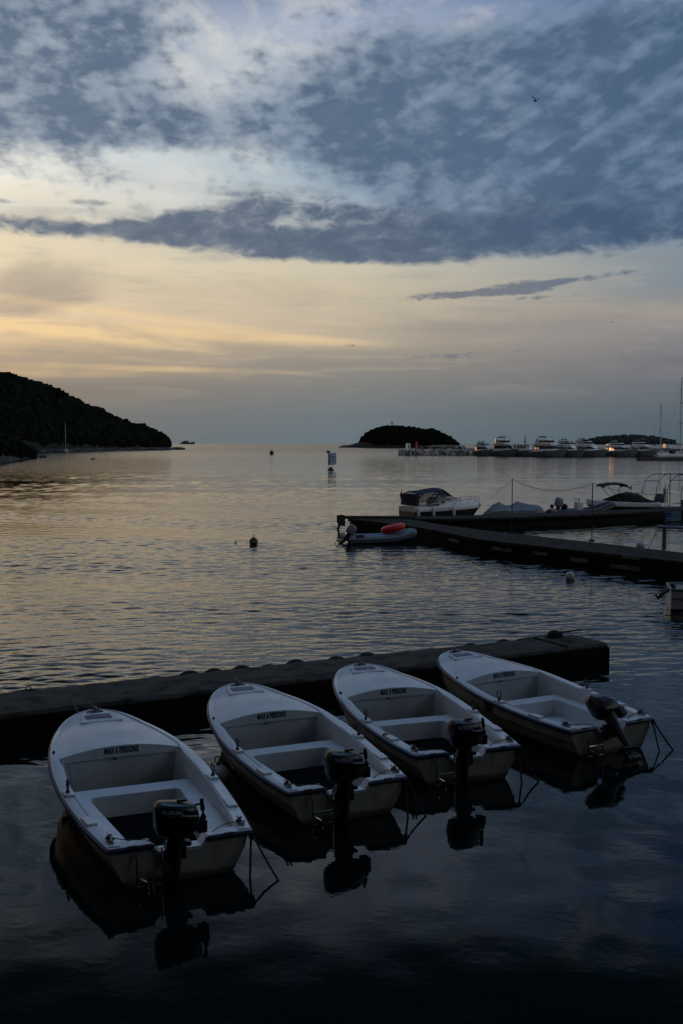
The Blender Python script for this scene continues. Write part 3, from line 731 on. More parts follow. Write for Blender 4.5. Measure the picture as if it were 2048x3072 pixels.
# pontoon and sailing boats by the right edge
A, B = at(1921, 1382), at(2190, 1385)
t = empty('marina_pontoon', A, 0, 'low grey marina pontoon at the far right edge below the masts', 'pontoon')
m = MB(); m.box((12, 2, .35), (24.5, 3.4, 1.0)); m.build('deck', 'concrete', t, bevel=.05)
m = MB()
for i in range(6): m.box((1 + i * 4, .25, .2), (.25, .12, .9))
buildsep(m, 'fender_post', 'black', t)
def sailboat(px, py, mtop, L, label, yaw=0.0, D=None, boom=True, spread=(.55,)):
    b = at(px, py); k = b.y / FPX; mh = (py - mtop) * k
    t = empty('sailing_boat', b, yaw, label, 'sailboat')
    W = L * .3; rows = hull_rows(L, W, .95, 1.25, .4, 14, .4, .7, .7, .16); rows = [[(x - L * .55, y, z) for x, y, z in r] for r in rows]
    hull_mesh(rows).build('hull', 'yw', t, smooth=True); deck_mesh(rows, -.02, .08).build('deck', 'yw', t, smooth=True)
    wedge(-L * .12, L * .22, W * .55, W * .45, .95, 1.5, 1.3, .1).build('cabin', 'yw', t, bevel=.03)
    m = MB(); wedge(-L * .08, L * .17, W * .56, W * .5, 1.15, 1.38, 1.0, .1, m=m); buildsep(m, 'window', 'glass', t)
    m = MB(); r0 = max(.12, L * .016); m.tube([(L * .05, 0, 1), (L * .05, 0, mh)], [r0, r0 * .7], 7)
    for s in spread: m.tube([(L * .05, -L * .075, mh * s), (L * .05, L * .075, mh * s)], r0 * .5, 5)
    m.build('mast', 'alu', t)
    m = MB()
    for e in ((L * .44, 0), (-L * .53, 0), (L * .03, W * .47), (L * .03, -W * .47)): m.tube([(L * .05, 0, mh * .98), (e[0], e[1], 1.0)], .022, 4)
    m.build('rigging', 'steel', t)
    if boom:
        m = MB(); m.tube([(L * .04, 0, 2.3), (-L * .36, 0, 2.2)], .2, 6); m.tube([(-L * .36, 0, 2.2), (L * .05, 0, mh * .9)], .02, 4); m.build('furled_boom', 'navyc', t)
    m = MB(); wedge(-L * .2, -L * .06, W * .5, W * .4, 1.2, 2.1, .5, .0, m=m); m.build('spray_hood', 'navyc', t)
    return t
sailboat(197, 1357, 1267, 8.0, 'lone white sailing boat anchored in front of the dark headland', R(-55))
sailboat(1975, 1370, 1207, 11, 'sailing boat with the shorter mast behind the right pontoon', R(20), spread=(.47,))
sailboat(2033, 1371, 1133, 15, 'sailing boat with the tallest mast at the right edge of the marina', R(12), spread=(.42, .68))

# ------------------------------------------------------------------ open water marks
b = at(993, 1411); k = b.y / FPX
t = empty('anchor_sign_buoy', b, R(6), 'floating buoy carrying a white anchor sign panel and small dark lantern', 'buoy')
m = MB(); m.lathe([(0, -.2), (.62, -.1), (.60, .05), (.42, .28), (.22, .45), (.20, .55), (0, .55)], 16, sc=(1.05, 1)); m.build('float', 'black', t, smooth=True)
m = MB(); m.tube([(-.34, 0, .5), (-.34, 0, 3.0)], .05, 6); m.tube([(.25, 0, .5), (.25, 0, 1.1)], .07, 6); m.tube([(-.34, 0, .55), (.28, 0, .55)], .05, 6); m.tube([(-.34, 0, 1.0), (.3, 0, 1.0)], .04, 6); m.build('frame', 'alu', t)
m = MB(); m.box((-.30, .05, 1.95), (.34, .10, 2.0)); m.build('edge_board', 'rubber', t)
PX, PZ, PW, PH = .42, 2.02, 1.12, 2.05
m = MB(); m.box((PX, 0, PZ), (PW, .10, PH)); m.build('panel_border', 'black', t)
m = MB(); m.box((PX, -.055, PZ), (PW - .2, .03, PH - .2)); m.build('panel', 'signw', t)
m = MB()
m.tube([(PX + .30 * math.cos(a), -.085, PZ + .15 + .34 * math.sin(a)) for a in [R(-20 + i * 22) for i in range(11)]], .04, 6)
m.tube([(PX, -.085, PZ - .62), (PX, -.085, PZ + .45)], .045, 6); m.tube([(PX - .28, -.085, PZ - .42), (PX + .28, -.085, PZ - .42)], .04, 6)
m.build('anchor_symbol', 'letter', t)
m = MB(); m.box((-.42, 0, 3.28), (.66, .5, .34)); m.box((-.42, 0, 3.05), (.3, .3, .2)); m.build('lantern', 'green', t, bevel=.03)
def round_buoy(px, py, r, mat, label, ring=True, stripe=False, sink=.25, nm='mooring_buoy'):
    b = at(px, py); t = empty(nm, b, 0, label, 'buoy')
    m = MB(); zc = r * (1 - sink * 1.6)
    pr = [(r * math.sin(math.pi * i / 16), zc - r * math.cos(math.pi * i / 16) * 1.02) for i in range(17)]
    m.lathe(pr, 22); m.build('float', mat, t, smooth=True)
    if stripe: m = MB(); m.lathe([(r * 1.015, zc - .02), (r * 1.02, zc + .0), (r * 1.0, zc + .05)], 22); m.build('stripe', 'yellow', t)
    if ring:
        m = MB(); m.tube([(0, 0, zc + r * .9), (0, 0, zc + r * 1.22)], r * .1, 6); m.tube([(r * .26 * math.cos(a), 0, zc + r * 1.45 + r * .3 * math.sin(a)) for a in [i * math.pi / 6 for i in range(12)]], r * .06, 5, closed=True); m.build('ring', 'roped', t)
    return t
round_buoy(762, 1633, .20, 'buoyo', 'weathered dark round mooring buoy with a ring, alone in open water', stripe=True)
round_buoy(1708, 1738, .165, 'buoyw', 'white round buoy floating before the near right pier', False)
round_buoy(708, 1628, .05, 'buoyw', 'tiny pale float left of the dark mooring buoy', False)
round_buoy(816, 1364, .9, 'black', 'distant dark channel marker on the water left of the anchor sign', True, sink=.1)
round_buoy(1919, 1646, .19, 'signw', 'pale blue buoy peeping over the far edge of the near right pier', False)
bb = round_buoy(655, 2352, .165, 'buoyw', 'white pear buoy floating between the first and second rental boats', True)
round_buoy(1050, 2205, .13, 'buoyw', 'white buoy half hidden between the second and third rental boats', True)
# round_buoy(188, 2484, .085, 'olive', 'small olive fender ball at the port side of the first rental boat', False)
m = MB(); b = at(278, 1379); m.blob((b.x, b.y, .15), .55, 8, 6, .1, sq=.45); m.blob((b.x + .55, b.y, .45), .22, 7, 5, .1)
tag(m.build('floating_gull', 'bird'), 'tiny dark seabird resting on the water below the headland', 'bird')
# small motorboat passing far out, behind the anchor sign
def bird(px, py, D, span, label, flap):
    p = atD(px, py, D); m = MB(); s = span / 2
    m.tube([(-.22 * s, 0, 0), (-.1 * s, 0, .0), (.15 * s, 0, 0), (.42 * s, 0, .02 * s), (.55 * s, 0, .0)], [.02 * s, .11 * s, .13 * s, .07 * s, .01 * s], 7)
    for sg in (1, -1):
        rows = [[(x + dx, sg * y, z + e) for x, e in ((0, .02), (c * .5, .05), (c, 0), (c * .5, -.01))] for (y, z, dx, c) in ((0.03 * s, .02 * s, -.05 * s, .30 * s), (.45 * s, flap * .35 * s, -.12 * s, .26 * s), (.8 * s, flap * .5 * s, .0, .18 * s), (1.0 * s, flap * .52 * s, .15 * s, .03 * s))]
        m.grid(rows, closed=True)
    o = m.build('flying_gull', 'bird'); o.location = p; tag(o, label, 'bird', 'gulls in the sky'); return o
g = bird(1606, 303, 110, 1.2, 'dark gull flying high in the clouded sky, wings raised', 1.0); g.rotation_euler = (R(-25), R(14), R(205))
g = bird(1835, 967, 260, 1.2, 'tiny distant gull low in the sky, upper of the two', .4); g.rotation_euler = (0, 0, R(100))
g = bird(1803, 1026, 380, 1.1, 'tiniest distant gull low in the sky above the yachts', .6); g.rotation_euler = (0, 0, R(70))

# ------------------------------------------------------------------ right hand piers
def pier(name, label, poly, z, th, posts, edge=None):
    t = empty(name, (poly[0][0], poly[0][1], 0), 0, label, 'pier'); o0 = Vector((poly[0][0], poly[0][1], 0))
    P = [(x - o0.x, y - o0.y) for x, y in poly]
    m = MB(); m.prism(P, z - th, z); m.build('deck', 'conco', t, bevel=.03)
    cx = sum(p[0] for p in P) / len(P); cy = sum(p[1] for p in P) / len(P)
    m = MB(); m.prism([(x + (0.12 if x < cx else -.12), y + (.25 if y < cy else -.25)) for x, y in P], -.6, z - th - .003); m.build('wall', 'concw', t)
    return t, o0
ZP = .62
polyA = [(.31, 59.4), (1.7, 57.2), (3.25, 54.4), (4.6, 51.0), (5.87, 46.6), (8.7, 42.3), (11.9, 37.7), (16.6, 31.0), (19.6, 31.6), (12.92, 40.83), (10.49, 45.15), (7.39, 50.29), (5.2, 54.6), (3.3, 60.1)]
tA, oA = pier('front_pier', 'near right concrete pier running from the right edge towards the tied dinghy', polyA, ZP - .02, .16, 0)
polyB = [(2.5, 58.9), (5.5, 58.9), (9.3, 60.0), (15.0, 62.9), (21.6, 66.9), (30.5, 72.0), (29.5, 74.2), (22.05, 69.9), (15.5, 66.0), (9.15, 62.34), (5.0, 61.3), (2.4, 60.7)]
tB, oB = pier('rear_pier', 'far right concrete pier behind the open water gap, boats moored behind it', polyB, ZP, .16, 0)
# pale worn panels on the pier faces
def on_face(t, o0, a, b, z, w, h, mat, nm, off=-.03):
    a, b = Vector((*a, 0)), Vector((*b, 0)); d = (b - a).normalized(); c = (a + b) / 2 - o0; n = Vector((d.y, -d.x, 0))
    m = MB(); m.box((c.x + n.x * .02, c.y + n.y * .02, z), (w, .03, h), math.atan2(d.y, d.x)); return m.build(nm, mat, t)
m = MB()
for (a, b, f, w, h, z) in (((8.7, 42.3), (11.9, 37.7), .15, .9, .16, .22), ((8.7, 42.3), (11.9, 37.7), .55, 1.3, .14, .15), ((8.7, 42.3), (11.9, 37.7), .6, .8, .08, .53), ((5.87, 46.6), (8.7, 42.3), .3, 1.2, .14, .28), ((5.87, 46.6), (8.7, 42.3), .75, .8, .12, .30), ((11.9, 37.7), (16.6, 31.0), .12, 1.0, .2, .2), ((4.6, 51.0), (5.87, 46.6), .4, 1.2, .12, .3)):
    a, b = Vector((*a, 0)), Vector((*b, 0)); d = (b - a).normalized(); n = Vector((d.y, -d.x, 0)) 
    c = a.lerp(b, f) - oA; s = -.10 if z < .45 else .02
    m.box((c.x + n.x * -s * 0 - abs(n.x) * (0 if z < .45 else .02), c.y - (.0 if z < .45 else .02), z), (w, .06, h), math.atan2(d.y, d.x))
buildsep(m, 'worn_panel', 'patch', tA)
# planks, bent rail and chain at the pier tip
t = empty('tip_beam', (at(1041, 1553, .75).x, 59.2, ZP), 0, 'dark timber beam with hanging chain at the tip of the near right pier', 'beam')
m = MB(); m.box((1.6, .1, .05), (4.2, .3, .16), R(-4)); m.tube([(-.55, 0, .10), (-.3, 0, .16), (0, 0, .05)], .06, 6); m.box((-.3, 0, -.15), (.35, .3, .5)); m.build('timber', 'wood', t)
m = MB(); m.tube([(-.45 - .05 * math.sin(i), -.1 + .02 * (i % 2), .05 - i * .09) for i in range(10)], .07, 6); m.build('chain', 'roped', t)
# poles with a string of festoon lights
P1 = atD(1535, 1437, 49.8); P2 = atD(1776, 1450, 45.4)
poles = []
for (p, px, by, lab) in ((P1, 1535, 1592, 'thin pole on the near pier, the left of the two carrying the light string'), (P2, 1776, 1625, 'thin pole on the near pier, the right of the two carrying the light string')):
    t = empty('light_pole', (p.x, p.y, ZP - .02), 0, lab, 'pole', 'thin poles carrying the light string')
    m = MB(); m.tube([(0, 0, 0), (0, 0, p.z - ZP + .02)], .021, 7); m.build('shaft', 'wood', t)
    m = MB(); m.box((0, 0, .04), (.2, .2, .08)); m.build('foot', 'concw', t)
t = empty('string_lights', (P1.x, P1.y, P1.z), 0, 'sagging string of small unlit bulbs hung between the two thin poles', 'string lights')
m = MB(); bl = MB(); o0 = P1
ls = sag(P1, P2, .40, 26); m.tube([p - o0 for p in ls], .008, 4)
l2 = sag(P2, P2 + Vector((2.9, -1.5, -.35)), .2, 8); m.tube([p - o0 for p in l2], .008, 4)
l3 = sag(P1, P1 + Vector((-.9, 1.5, -1.0)), .05, 5); m.tube([p - o0 for p in l3], .006, 4)
m.build('cable', 'roped', t)
for p in ls[2:-1]: bl.lathe([(0, -.08), (.018, -.06), (.016, -.03), (.008, 0), (0, 0)], 6, p - o0)
bl.build('bulb', 'clear', t)
# rail post with pipe, blue notice board
p = at(1990, 1648, ZP); 
t = empty('rail_post', (p.x, p.y, ZP - .02), 0, 'blue and white rail post with pipe and stay on the near pier', 'railing')
m = MB(); m.tube([(0, 0, 0), (0, 0, .86)], .085, 10); m.build('post', 'alu', t, smooth=True)
m = MB(); m.tube([(-.28, 0, .90), (1.6, -.6, .84)], .055, 8); m.tube([(-.28, 0, .78), (1.6, -.6, .70)], .02, 6); m.build('pipe', 'rubber', t)
m = MB(); m.tube([(-.22, 0, .88), (-.62, -.05, .05)], .012, 5); m.build('stay', 'rope', t)
p = atD(2005, 1541, 65.4)
t = empty('notice_board', (p.x, p.y - .25, .0), R(31), 'blue and pale notice board fixed to the face of the far pier', 'sign')
m = MB(); m.box((0, -.2, .34), (1.36, .05, .58)); m.build('board', 'signp', t); m = MB(); m.box((-.42, -.235, .36), (.5, .02, .5)); m.build('blue_field', 'signb', t)
m = MB(); m.box((-.42, -.25, .25), (.2, .012, .05)); m.build('pale_mark', 'signw', t)
m = MB()
for i in range(3):
    for j in range(5): m.box((.04 + j * .13, -.232, .52 - i * .13), (.09, .012, .05))
m.build('lettering', 'signb', t)
m = MB()
m.tube([p for p in crom([at(1600, 1601, .0), at(1660, 1597, .0), at(1720, 1592.5, .0), at(1790, 1589, .0), at(1850, 1583, .0), at(1905, 1580, .0)], 6)], .075, 7)
tag(m.build('floating_hose', principled('olive_hose', (.07, .065, .02), .6, var=.5)), 'olive hose floating on the water between the two right piers', 'hose')

# ------------------------------------------------------------------ small craft at the piers
def outboard_simple(parent, loc, yaw, tilt, s=1.0, cowl='greyc', nm='outboard_motor'):
    m = MB(); rows = []
    for z, a, b, dx in ((0, .14, .12, 0), (.03, .19, .15, 0), (.20, .20, .16, -.01), (.34, .17, .14, -.02), (.40, .11, .10, -.03), (.415, .02, .02, -.03)):
        rows.append([(dx + a * s * math.copysign(abs(math.cos(t)) ** .6, math.cos(t)), b * s * math.copysign(abs(math.sin(t)) ** .6, math.sin(t)), z * s) for t in [k * math.pi / 8 for k in range(16)]])
    m.grid(rows, closed=True)
    o = m.build(nm, cowl, parent, smooth=True); o.location = loc; o.rotation_euler = (0, tilt, yaw)
    m = MB(); m.tube([(0, 0, .03 * s), (0, 0, -.35 * s), (-.02 * s, 0, -.62 * s)], [.09 * s, .07 * s, .05 * s], 8); m.box((-.06 * s, 0, -.5 * s), (.34 * s, .16 * s, .03 * s)); m.tube([(.12 * s, 0, -.70 * s), (.04 * s, 0, -.7 * s), (-.16 * s, 0, -.7 * s), (-.2 * s, 0, -.7 * s)], [.01, .055 * s, .05 * s, .03 * s], 8)
    m.box((0, 0, -.62 * s), (.14 * s, .04 * s, .22 * s)); m.build('leg', 'black', o)
    m = MB()
    for k in range(3):
        a = k * 2.094; m.box((-.2 * s, .07 * s * math.cos(a), -.7 * s + .07 * s * math.sin(a)), (.02, .09 * s, .07 * s))
    m.build('propeller', 'black', o)
    return o
def inflatable(loc, yaw, L, W, r, tube_mat, floor_mat, label, stripe=None, bowup=.25, name='inflatable_dinghy', seat=True):
    t = empty(name, loc, yaw, label, 'dinghy')
    pts = crom([(0, W / 2 - r, r * .8), (L * .3, W / 2 - r, r * .8), (L * .62, W / 2 - r, r * .85 + bowup * .1), (L * .82, W * .40 - r, r + bowup * .5), (L * .95, W * .18, r + bowup * .9), (L - r, 0, r + bowup),
                (L * .95, -W * .18, r + bowup * .9), (L * .82, -W * .40 + r, r + bowup * .5), (L * .62, -W / 2 + r, r * .85 + bowup * .1), (L * .3, -W / 2 + r, r * .8), (0, -W / 2 + r, r * .8)], 5)
    rad = [r] * len(pts); m = MB()
    pts = [Vector((-r * 1.2, pts[0].y, pts[0].z))] + pts + [Vector((-r * 1.2, pts[-1].y, pts[-1].z))]; rad = [r * .35] + rad + [r * .35]
    m.tube(pts, rad, 12); m.build('tube', tube_mat, t, smooth=True)
    m = MB(); m.tube([p + Vector((0, (1 if p.y > 0 else -1) * r * .97 * min(1, abs(p.y) / .2), 0)) for p in pts[1:-1]], r * .12, 6); m.build('rub_strake', stripe or 'rubberd', t)
    rows = [[(x, y * (W / 2 - r) * f, z) for y, z in ((1, r * .5), (.5, .02), (0, -.1), (-.5, .02), (-1, r * .5))] for x, f in ((.02, 1), (L * .5, 1), (L * .75, .8), (L * .92, .3))]
    m = MB(); m.grid(rows); m.build('floor', floor_mat, t)
    m = MB(); m.box((.04, 0, r), (.05, W - 2.2 * r, r * 1.7)); m.build('transom', 'greyc', t)
    if seat: m = MB(); m.box((L * .38, 0, r * 1.45), (.24, W - 1.6 * r, .04)); m.build('seat', 'rubber', t)
    return t
# grey dinghy with the orange ring
p0 = at(1052, 1629); t = inflatable((p0.x, p0.y - .1, .04), R(15), 3.15, 1.4, .2, 'rubber', 'greyc', 'grey inflatable dinghy tied at the pier tip carrying an orange ring', 'rubberd', .22)
outboard_simple(t, (-.12, 0, .42), 0, R(38), 1.15, 'greyc')
m = MB(); m.box((.25, -.55, .3), (.4, .25, .22)); m.build('fuel_tank', 'rubberb', t, bevel=.03)
ring = MB(); c = Vector((p0.x + 2.0, p0.y + .36, .68))
ring.tube([c + Vector((.43 * math.cos(a), .43 * math.sin(a) * .95, .10 * math.cos(a) + .0)) for a in [i * math.pi / 14 for i in range(28)]], .165, 12, closed=True)
rt = ring.build('swim_ring', 'orange', smooth=True); tag(rt, 'orange inflatable swim ring lying on the grey dinghy bow', 'swim ring')
# cabin cruiser
def cruiser():
    p = at(1194, 1546, 0); p = Vector((at(1194, 1540).x * 64.0 / at(1194, 1540).y, 64.2, 0))
    t = empty('cabin_cruiser', p, R(27), 'small white cabin cruiser with black hull and navy canvas canopy behind the pier', 'boat')
    t.scale = (.92, 1, .87); t.location.x += .5; L, W = 5.55, 2.2
    rows = hull_rows(L, W, 1.0, 1.22, .35, 18, .42, .88, .75, .16)
    low = [[(x, y * 1.0, z * .80) if abs(z) > 0 and z > 0 else (x, y, z) for x, y, z in r] for r in rows]
    hull_mesh(low).build('hull', 'black', t, smooth=True)
    up = [[(x, y * 1.0, rz_[2] * .8), (x * 1.0, y * 1.015, rz_[2] * .83), (x, y * 1.0, rz_[2] * 1.05), (x, y * .93, rz_[2] * 1.13), (x, 0, rz_[2] * 1.16), (x, -y * .93, rz_[2] * 1.13), (x, -y, rz_[2] * 1.05), (x, -y * 1.015, rz_[2] * .83), (x, -y, rz_[2] * .8)] for r in rows for (x, y, _) in [r[0]] for rz_ in [r[0]]]
    m = MB(); m.grid(up); m.add(up[0], [tuple(range(9))[::-1]]); m.build('topsides', 'white', t, smooth=True)
    # coachroof forward
    rr = []
    for x, hw, h in ((1.95, .78, .55), (2.6, .76, .52), (3.3, .68, .40), (4.1, .52, .22), (4.8, .28, .03)):
        rr.append([(x, hw, 1.15), (x, hw * .92, 1.15 + h * .7), (x, hw * .5, 1.17 + h), (x, 0, 1.18 + h * 1.05), (x, -hw * .5, 1.17 + h), (x, -hw * .92, 1.15 + h * .7), (x, -hw, 1.15)])
    m = MB(); m.grid(rr); m.add(rr[0], [tuple(range(7))]); m.build('coachroof', 'white', t, smooth=True)
    # windscreen
    m = MB(); m.grid([[(2.9, -.66, 1.62), (3.15, -.3, 1.66), (3.15, .3, 1.66), (2.9, .66, 1.62)], [(2.2, -.72, 2.06), (2.35, -.3, 2.12), (2.35, .3, 2.12), (2.2, .72, 2.06)]]); 
    for s in (1, -1): m.add([(1.2, s * .86, 1.32), (2.9, s * .70, 1.5), (2.2, s * .76, 2.0), (1.35, s * .84, 2.0)], [(0, 1, 2, 3)])
    m.build('windscreen', 'clear', t)
    m = MB()
    for s in (1, -1): m.tube([(1.2, s * .87, 1.30), (2.95, s * .71, 1.5), (2.2, s * .77, 2.05), (1.35, s * .85, 2.05)], .028, 5)
    m.build('windscreen_frame', 'white', t)
    # canopy: roof and rear curtain
    rr = []
    for x, z, hw in ((.22, 2.06, .86), (.5, 2.16, .88), (1.2, 2.22, .86), (1.9, 2.33, .82), (2.3, 2.32, .78), (2.75, 2.05, .76), (3.25, 1.70, .66)):
        rr.append([(x, hw, z - .16), (x, hw * .8, z - .03), (x, 0, z + .05), (x, -hw * .8, z - .03), (x, -hw, z - .16)])
    m = MB(); m.grid(rr); 
    for s in (1, -1):
        m.add([(.10, s * .92, 1.22), (.30, s * .92, 1.24), (.36, s * .87, 2.0), (.22, s * .87, 1.98)], [(0, 1, 2, 3)])
        m.add([(1.25, s * .885, 1.35), (1.33, s * .885, 1.36), (2.05, s * .84, 2.12), (1.85, s * .84, 2.14)], [(0, 1, 2, 3)])
        m.add([(1.3, s * .86, 1.9), (2.3, s * .79, 1.95), (2.35, s * .78, 2.2), (1.5, s * .86, 2.14)], [(0, 1, 2, 3)])
    m.build('canopy', 'navyc', t, smooth=True)
    m = MB()
    for s in (1, -1): m.add([(.30, s * .90, 1.24), (1.25, s * .89, 1.34), (1.5, s * .86, 2.06), (.36, s * .87, 1.98)], [(0, 1, 2, 3)])
    buildsep(m, 'side_curtain', 'curtain', t)
    m = MB(); m.add([(.12, -.9, 1.2), (.12, .9, 1.2), (.22, .86, 2.0), (.22, -.86, 2.0)], [(0, 1, 2, 3)]); m.build('rear_curtain', 'navyc', t)
    m = MB(); m.box((3.55, -.2, 1.60), (.5, .42, .04), ry=R(12)); m.build('deck_hatch', 'glass', t)
    m = MB()
    for x, y in ((2.2, -.83), (3.05, -.62)): m.lathe([(0, -.02), (.09, -.02), (.09, .02), (0, .02)], 10, (x, y, 1.42), M4=Matrix.Rotation(R(90), 4, 'X'))
    buildsep(m, 'porthole', 'black', t)
    rows2 = [[(q[0][0], q[0][1], q[0][2] * 1.13)] for q in rows]
    m = MB(); pr = [(q[0][0] + .05, q[0][1] * .93, q[0][2] * 1.13 + .30) for q in rows[10:]]; m.tube([(pr[0][0] - .25, pr[0][1], pr[0][2] - .3)] + pr + [(a, -b, c) for a, b, c in pr[::-1]] + [(pr[0][0] - .25, -pr[0][1], pr[0][2] - .3)], .02, 5)
    for q in rows[11::2]:
        for s in (1, -1): m.tube([(q[0][0], s * q[0][1] * .93, q[0][2] * 1.13), (q[0][0] + .05, s * q[0][1] * .93, q[0][2] * 1.13 + .3)], .016, 4)
    m.build('pulpit', 'steel', t)
    for x in (.15, 1.25, 2.75):
        g = lerp([(q[0][0], q[0][1]) for q in rows], x)
        m = MB(); m.lathe([(0, -.36), (.07, -.33), (.11, -.2), (.11, .15), (.07, .3), (.03, .36), (0, .36)], 12, (x, -g - .1, .72)); m.tube([(x, -g - .08, 1.05), (x, -g * .95, 1.25)], .012, 4); m.build('fender', 'buoyw', t, smooth=True)
    m = MB(); m.tube([(-.05, .4, 1.2), (-.14, .4, 2.35)], .02, 5); m.build('flagstaff', 'steel', t)
    m = MB(); m.grid([[(-.12, .4, 2.2), (-.28, .42, 1.95), (-.20, .38, 1.6)], [(-.09, .4, 1.75), (-.18, .42, 1.5), (-.14, .38, 1.3)]]); m.build('flag', 'flagr', t)
    m = MB(); m.blob((5.5, .0, 1.05), .17, 8, 6, .25); m.tube([(5.3, 0, 1.45), (5.65, 0, 1.2), (5.62, 0, .9)], .03, 5); m.build('anchor', 'black', t)
    return t
cruiser()
# tarpaulin covered boat
p = Vector((at(1452, 1545).x * 66 / at(1452, 1545).y, 66.2, 0))
t = empty('covered_dinghy', p, R(12), 'inflatable boat wrapped in a grey tarpaulin right of the cabin cruiser', 'boat')
m = MB(); rows = []
for x, hw, h, pk in ((-.05, .2, .35, .0), (.15, .6, .6, .1), (.55, .75, .85, .45), (.95, .8, .9, .62), (1.4, .82, .85, .28), (1.75, .82, .85, .35), (2.1, .84, .95, .62), (2.5, .84, .92, .45), (3.0, .8, .88, .28), (3.5, .62, .86, .25), (3.75, .35, .8, .1), (3.85, .1, .6, .0)):
    rows.append([(x, y * hw + .0, .15 + (h if abs(y) < 1 else 0) * (1 - .25 * y * y) + pk * max(0, 1 - abs(y) * 1.6) * .8 + rng.uniform(-.03, .03)) for y in (-1, -.92, -.6, -.3, 0, .3, .6, .92, 1)])
m.grid(rows); m.build('tarpaulin', 'tarp', t, smooth=True); t.scale = (1, 1, .74)
m = MB(); m.tube([(0, -.5, .25), (2, -.72, .25), (3.4, -.6, .35), (3.8, 0, .45), (3.4, .6, .35), (2, .72, .25), (0, .5, .25)], .22, 10); m.build('hull_tube', 'rubber', t, smooth=True)
# dark RIB with yellow band
p = Vector((at(1657, 1540).x * 67.5 / at(1657, 1540).y, 67.4, .18))
t = inflatable(p, R(16), 4.1, 1.7, .24, 'rubberd', 'black', 'dark rigid inflatable boat with yellow band moored behind the far pier', 'yellow', .42, seat=False)
outboard_simple(t, (.28, -.1, .62), R(10), R(14), 1.35, 'rubber')
m = MB(); m.box((1.75, 0, .62), (.42, .5, .5)); m.build('console', 'white', t, bevel=.05); m = MB(); m.tube([(1.55, .16 * math.cos(a), .95 + .16 * math.sin(a)) for a in [i * .6 for i in range(11)]], .018, 5); m.tube([(1.7, -.2, .8), (1.65, -.2, 1.1)], .03, 5); m.build('steering_wheel', 'black', t)
m = MB(); m.blob((.9, .35, .55), .2, 8, 6, .3); m.blob((.15, .5, .6), .14, 7, 5, .3); buildsep(m, 'loose_gear', 'blackc', t)
# speedboat with black cover and bimini
p = Vector((at(1975, 1540).x * 70.0 / at(1975, 1540).y, 70.6, 0))
t = empty('speedboat', p, R(180 + 6), 'white speedboat under a black cover with raised black bimini', 'boat')
rows = hull_rows(4.7, 1.9, .85, 1.05, .3, 16, .4, .9, .72, .2); hull_mesh([[(x, y, z * .74 if z > 0 else z) for x, y, z in r] for r in rows]).build('hull', 'black', t, smooth=True)
m = MB(); m.grid([[(q[0][0], q[0][1], q[0][2] * .74), (q[0][0], q[0][1] * 1.02, q[0][2] * .78), (q[0][0], q[0][1] * .99, q[0][2] * 1.02), (q[0][0], q[0][1] * .8, q[0][2] * 1.06), (q[0][0], 0, q[0][2] * 1.1), (q[0][0], -q[0][1] * .8, q[0][2] * 1.06), (q[0][0], -q[0][1] * .99, q[0][2] * 1.02), (q[0][0], -q[0][1] * 1.02, q[0][2] * .78), (q[0][0], -q[0][1], q[0][2] * .74)] for q in rows]); m.build('topsides', 'white', t, smooth=True)
rr = []
for x, hw, h in ((.25, .78, .05), (.8, .82, .22), (1.3, .82, .52), (1.9, .80, .62), (2.5, .75, .55), (3.1, .62, .32), (3.7, .4, .12), (4.0, .25, .04)):
    rr.append([(x, y * hw, .93 + h * (1 - y ** 4) + (.0 if abs(y) < 1 else -.1)) for y in (-1, -.8, -.4, 0, .4, .8, 1)])
m = MB(); m.grid(rr); m.build('cover', 'blackc', t, smooth=True)
m = MB(); rr = [[(x, y * .75, z - .08 * y * y) for y in (-1, -.5, 0, .5, 1)] for x, z in ((2.15, 1.98), (2.25, 2.12), (2.7, 2.2), (3.3, 2.2), (3.75, 2.12), (3.85, 2.0))]; m.grid(rr)
m.grid([[(a, b, c - .07) for a, b, c in r] for r in rr]); m.build('bimini', 'blackc', t, smooth=True)
m = MB()
for s in (1, -1): m.tube([(2.4, s * .8, 1.0), (2.2, s * .75, 1.95)], .018, 5); m.tube([(2.7, s * .8, 1.0), (3.6, s * .75, 2.05)], .018, 5)
m.tube([(.9, -.8, .95), (1.0, -.8, 1.5), (1.9, -.8, 1.55)], .018, 5); m.tube([(1.0, -.8, 1.5), (.4, -.8, 1.45)], .018, 5); m.build('bimini_frame', 'steel', t)
outboard_simple(t, (-.12, 0, .85), 0, R(-8), 1.5, 'rubberb')
m = MB(); m.tube([(1.6, -.3, 1.5), (1.6, -.3, 1.95)], .012, 4); m.add([(1.6, -.3, 1.95), (1.78, -.3, 1.85), (1.6, -.3, 1.65)], [(0, 1, 2)]); m.build('pennant', 'navyc', t)
# inflatable at the right edge, with flag
p = Vector((at(1985, 1540).x * 68.6 / at(1985, 1540).y, 68.9, .2))
t = inflatable(p, R(8), 4.6, 1.8, .26, 'rubberd', 'black', 'dark inflatable boat with raised bow under the arch frames at right edge', 'rubberb', .55, seat=False)
m = MB(); m.tube([(.2, 0, .5), (.25, 0, 2.0)], .02, 5); m.build('flagstaff', 'steel', t)
m = MB(); m.box((.17, 0, 1.2), (.07, .03, .9)); m.build('flag', 'flagr', t); m = MB(); m.box((.30, 0, 1.2), (.05, .03, .9)); m.build('flag_stripe', 'flagg', t)
m = MB(); m.box((1.9, 0, .7), (.9, .6, .45)); m.tube([(.5, -.6, .7), (3.4, -.6, 1.0)], .03, 5); m.build('console', 'tarp', t, bevel=.08)
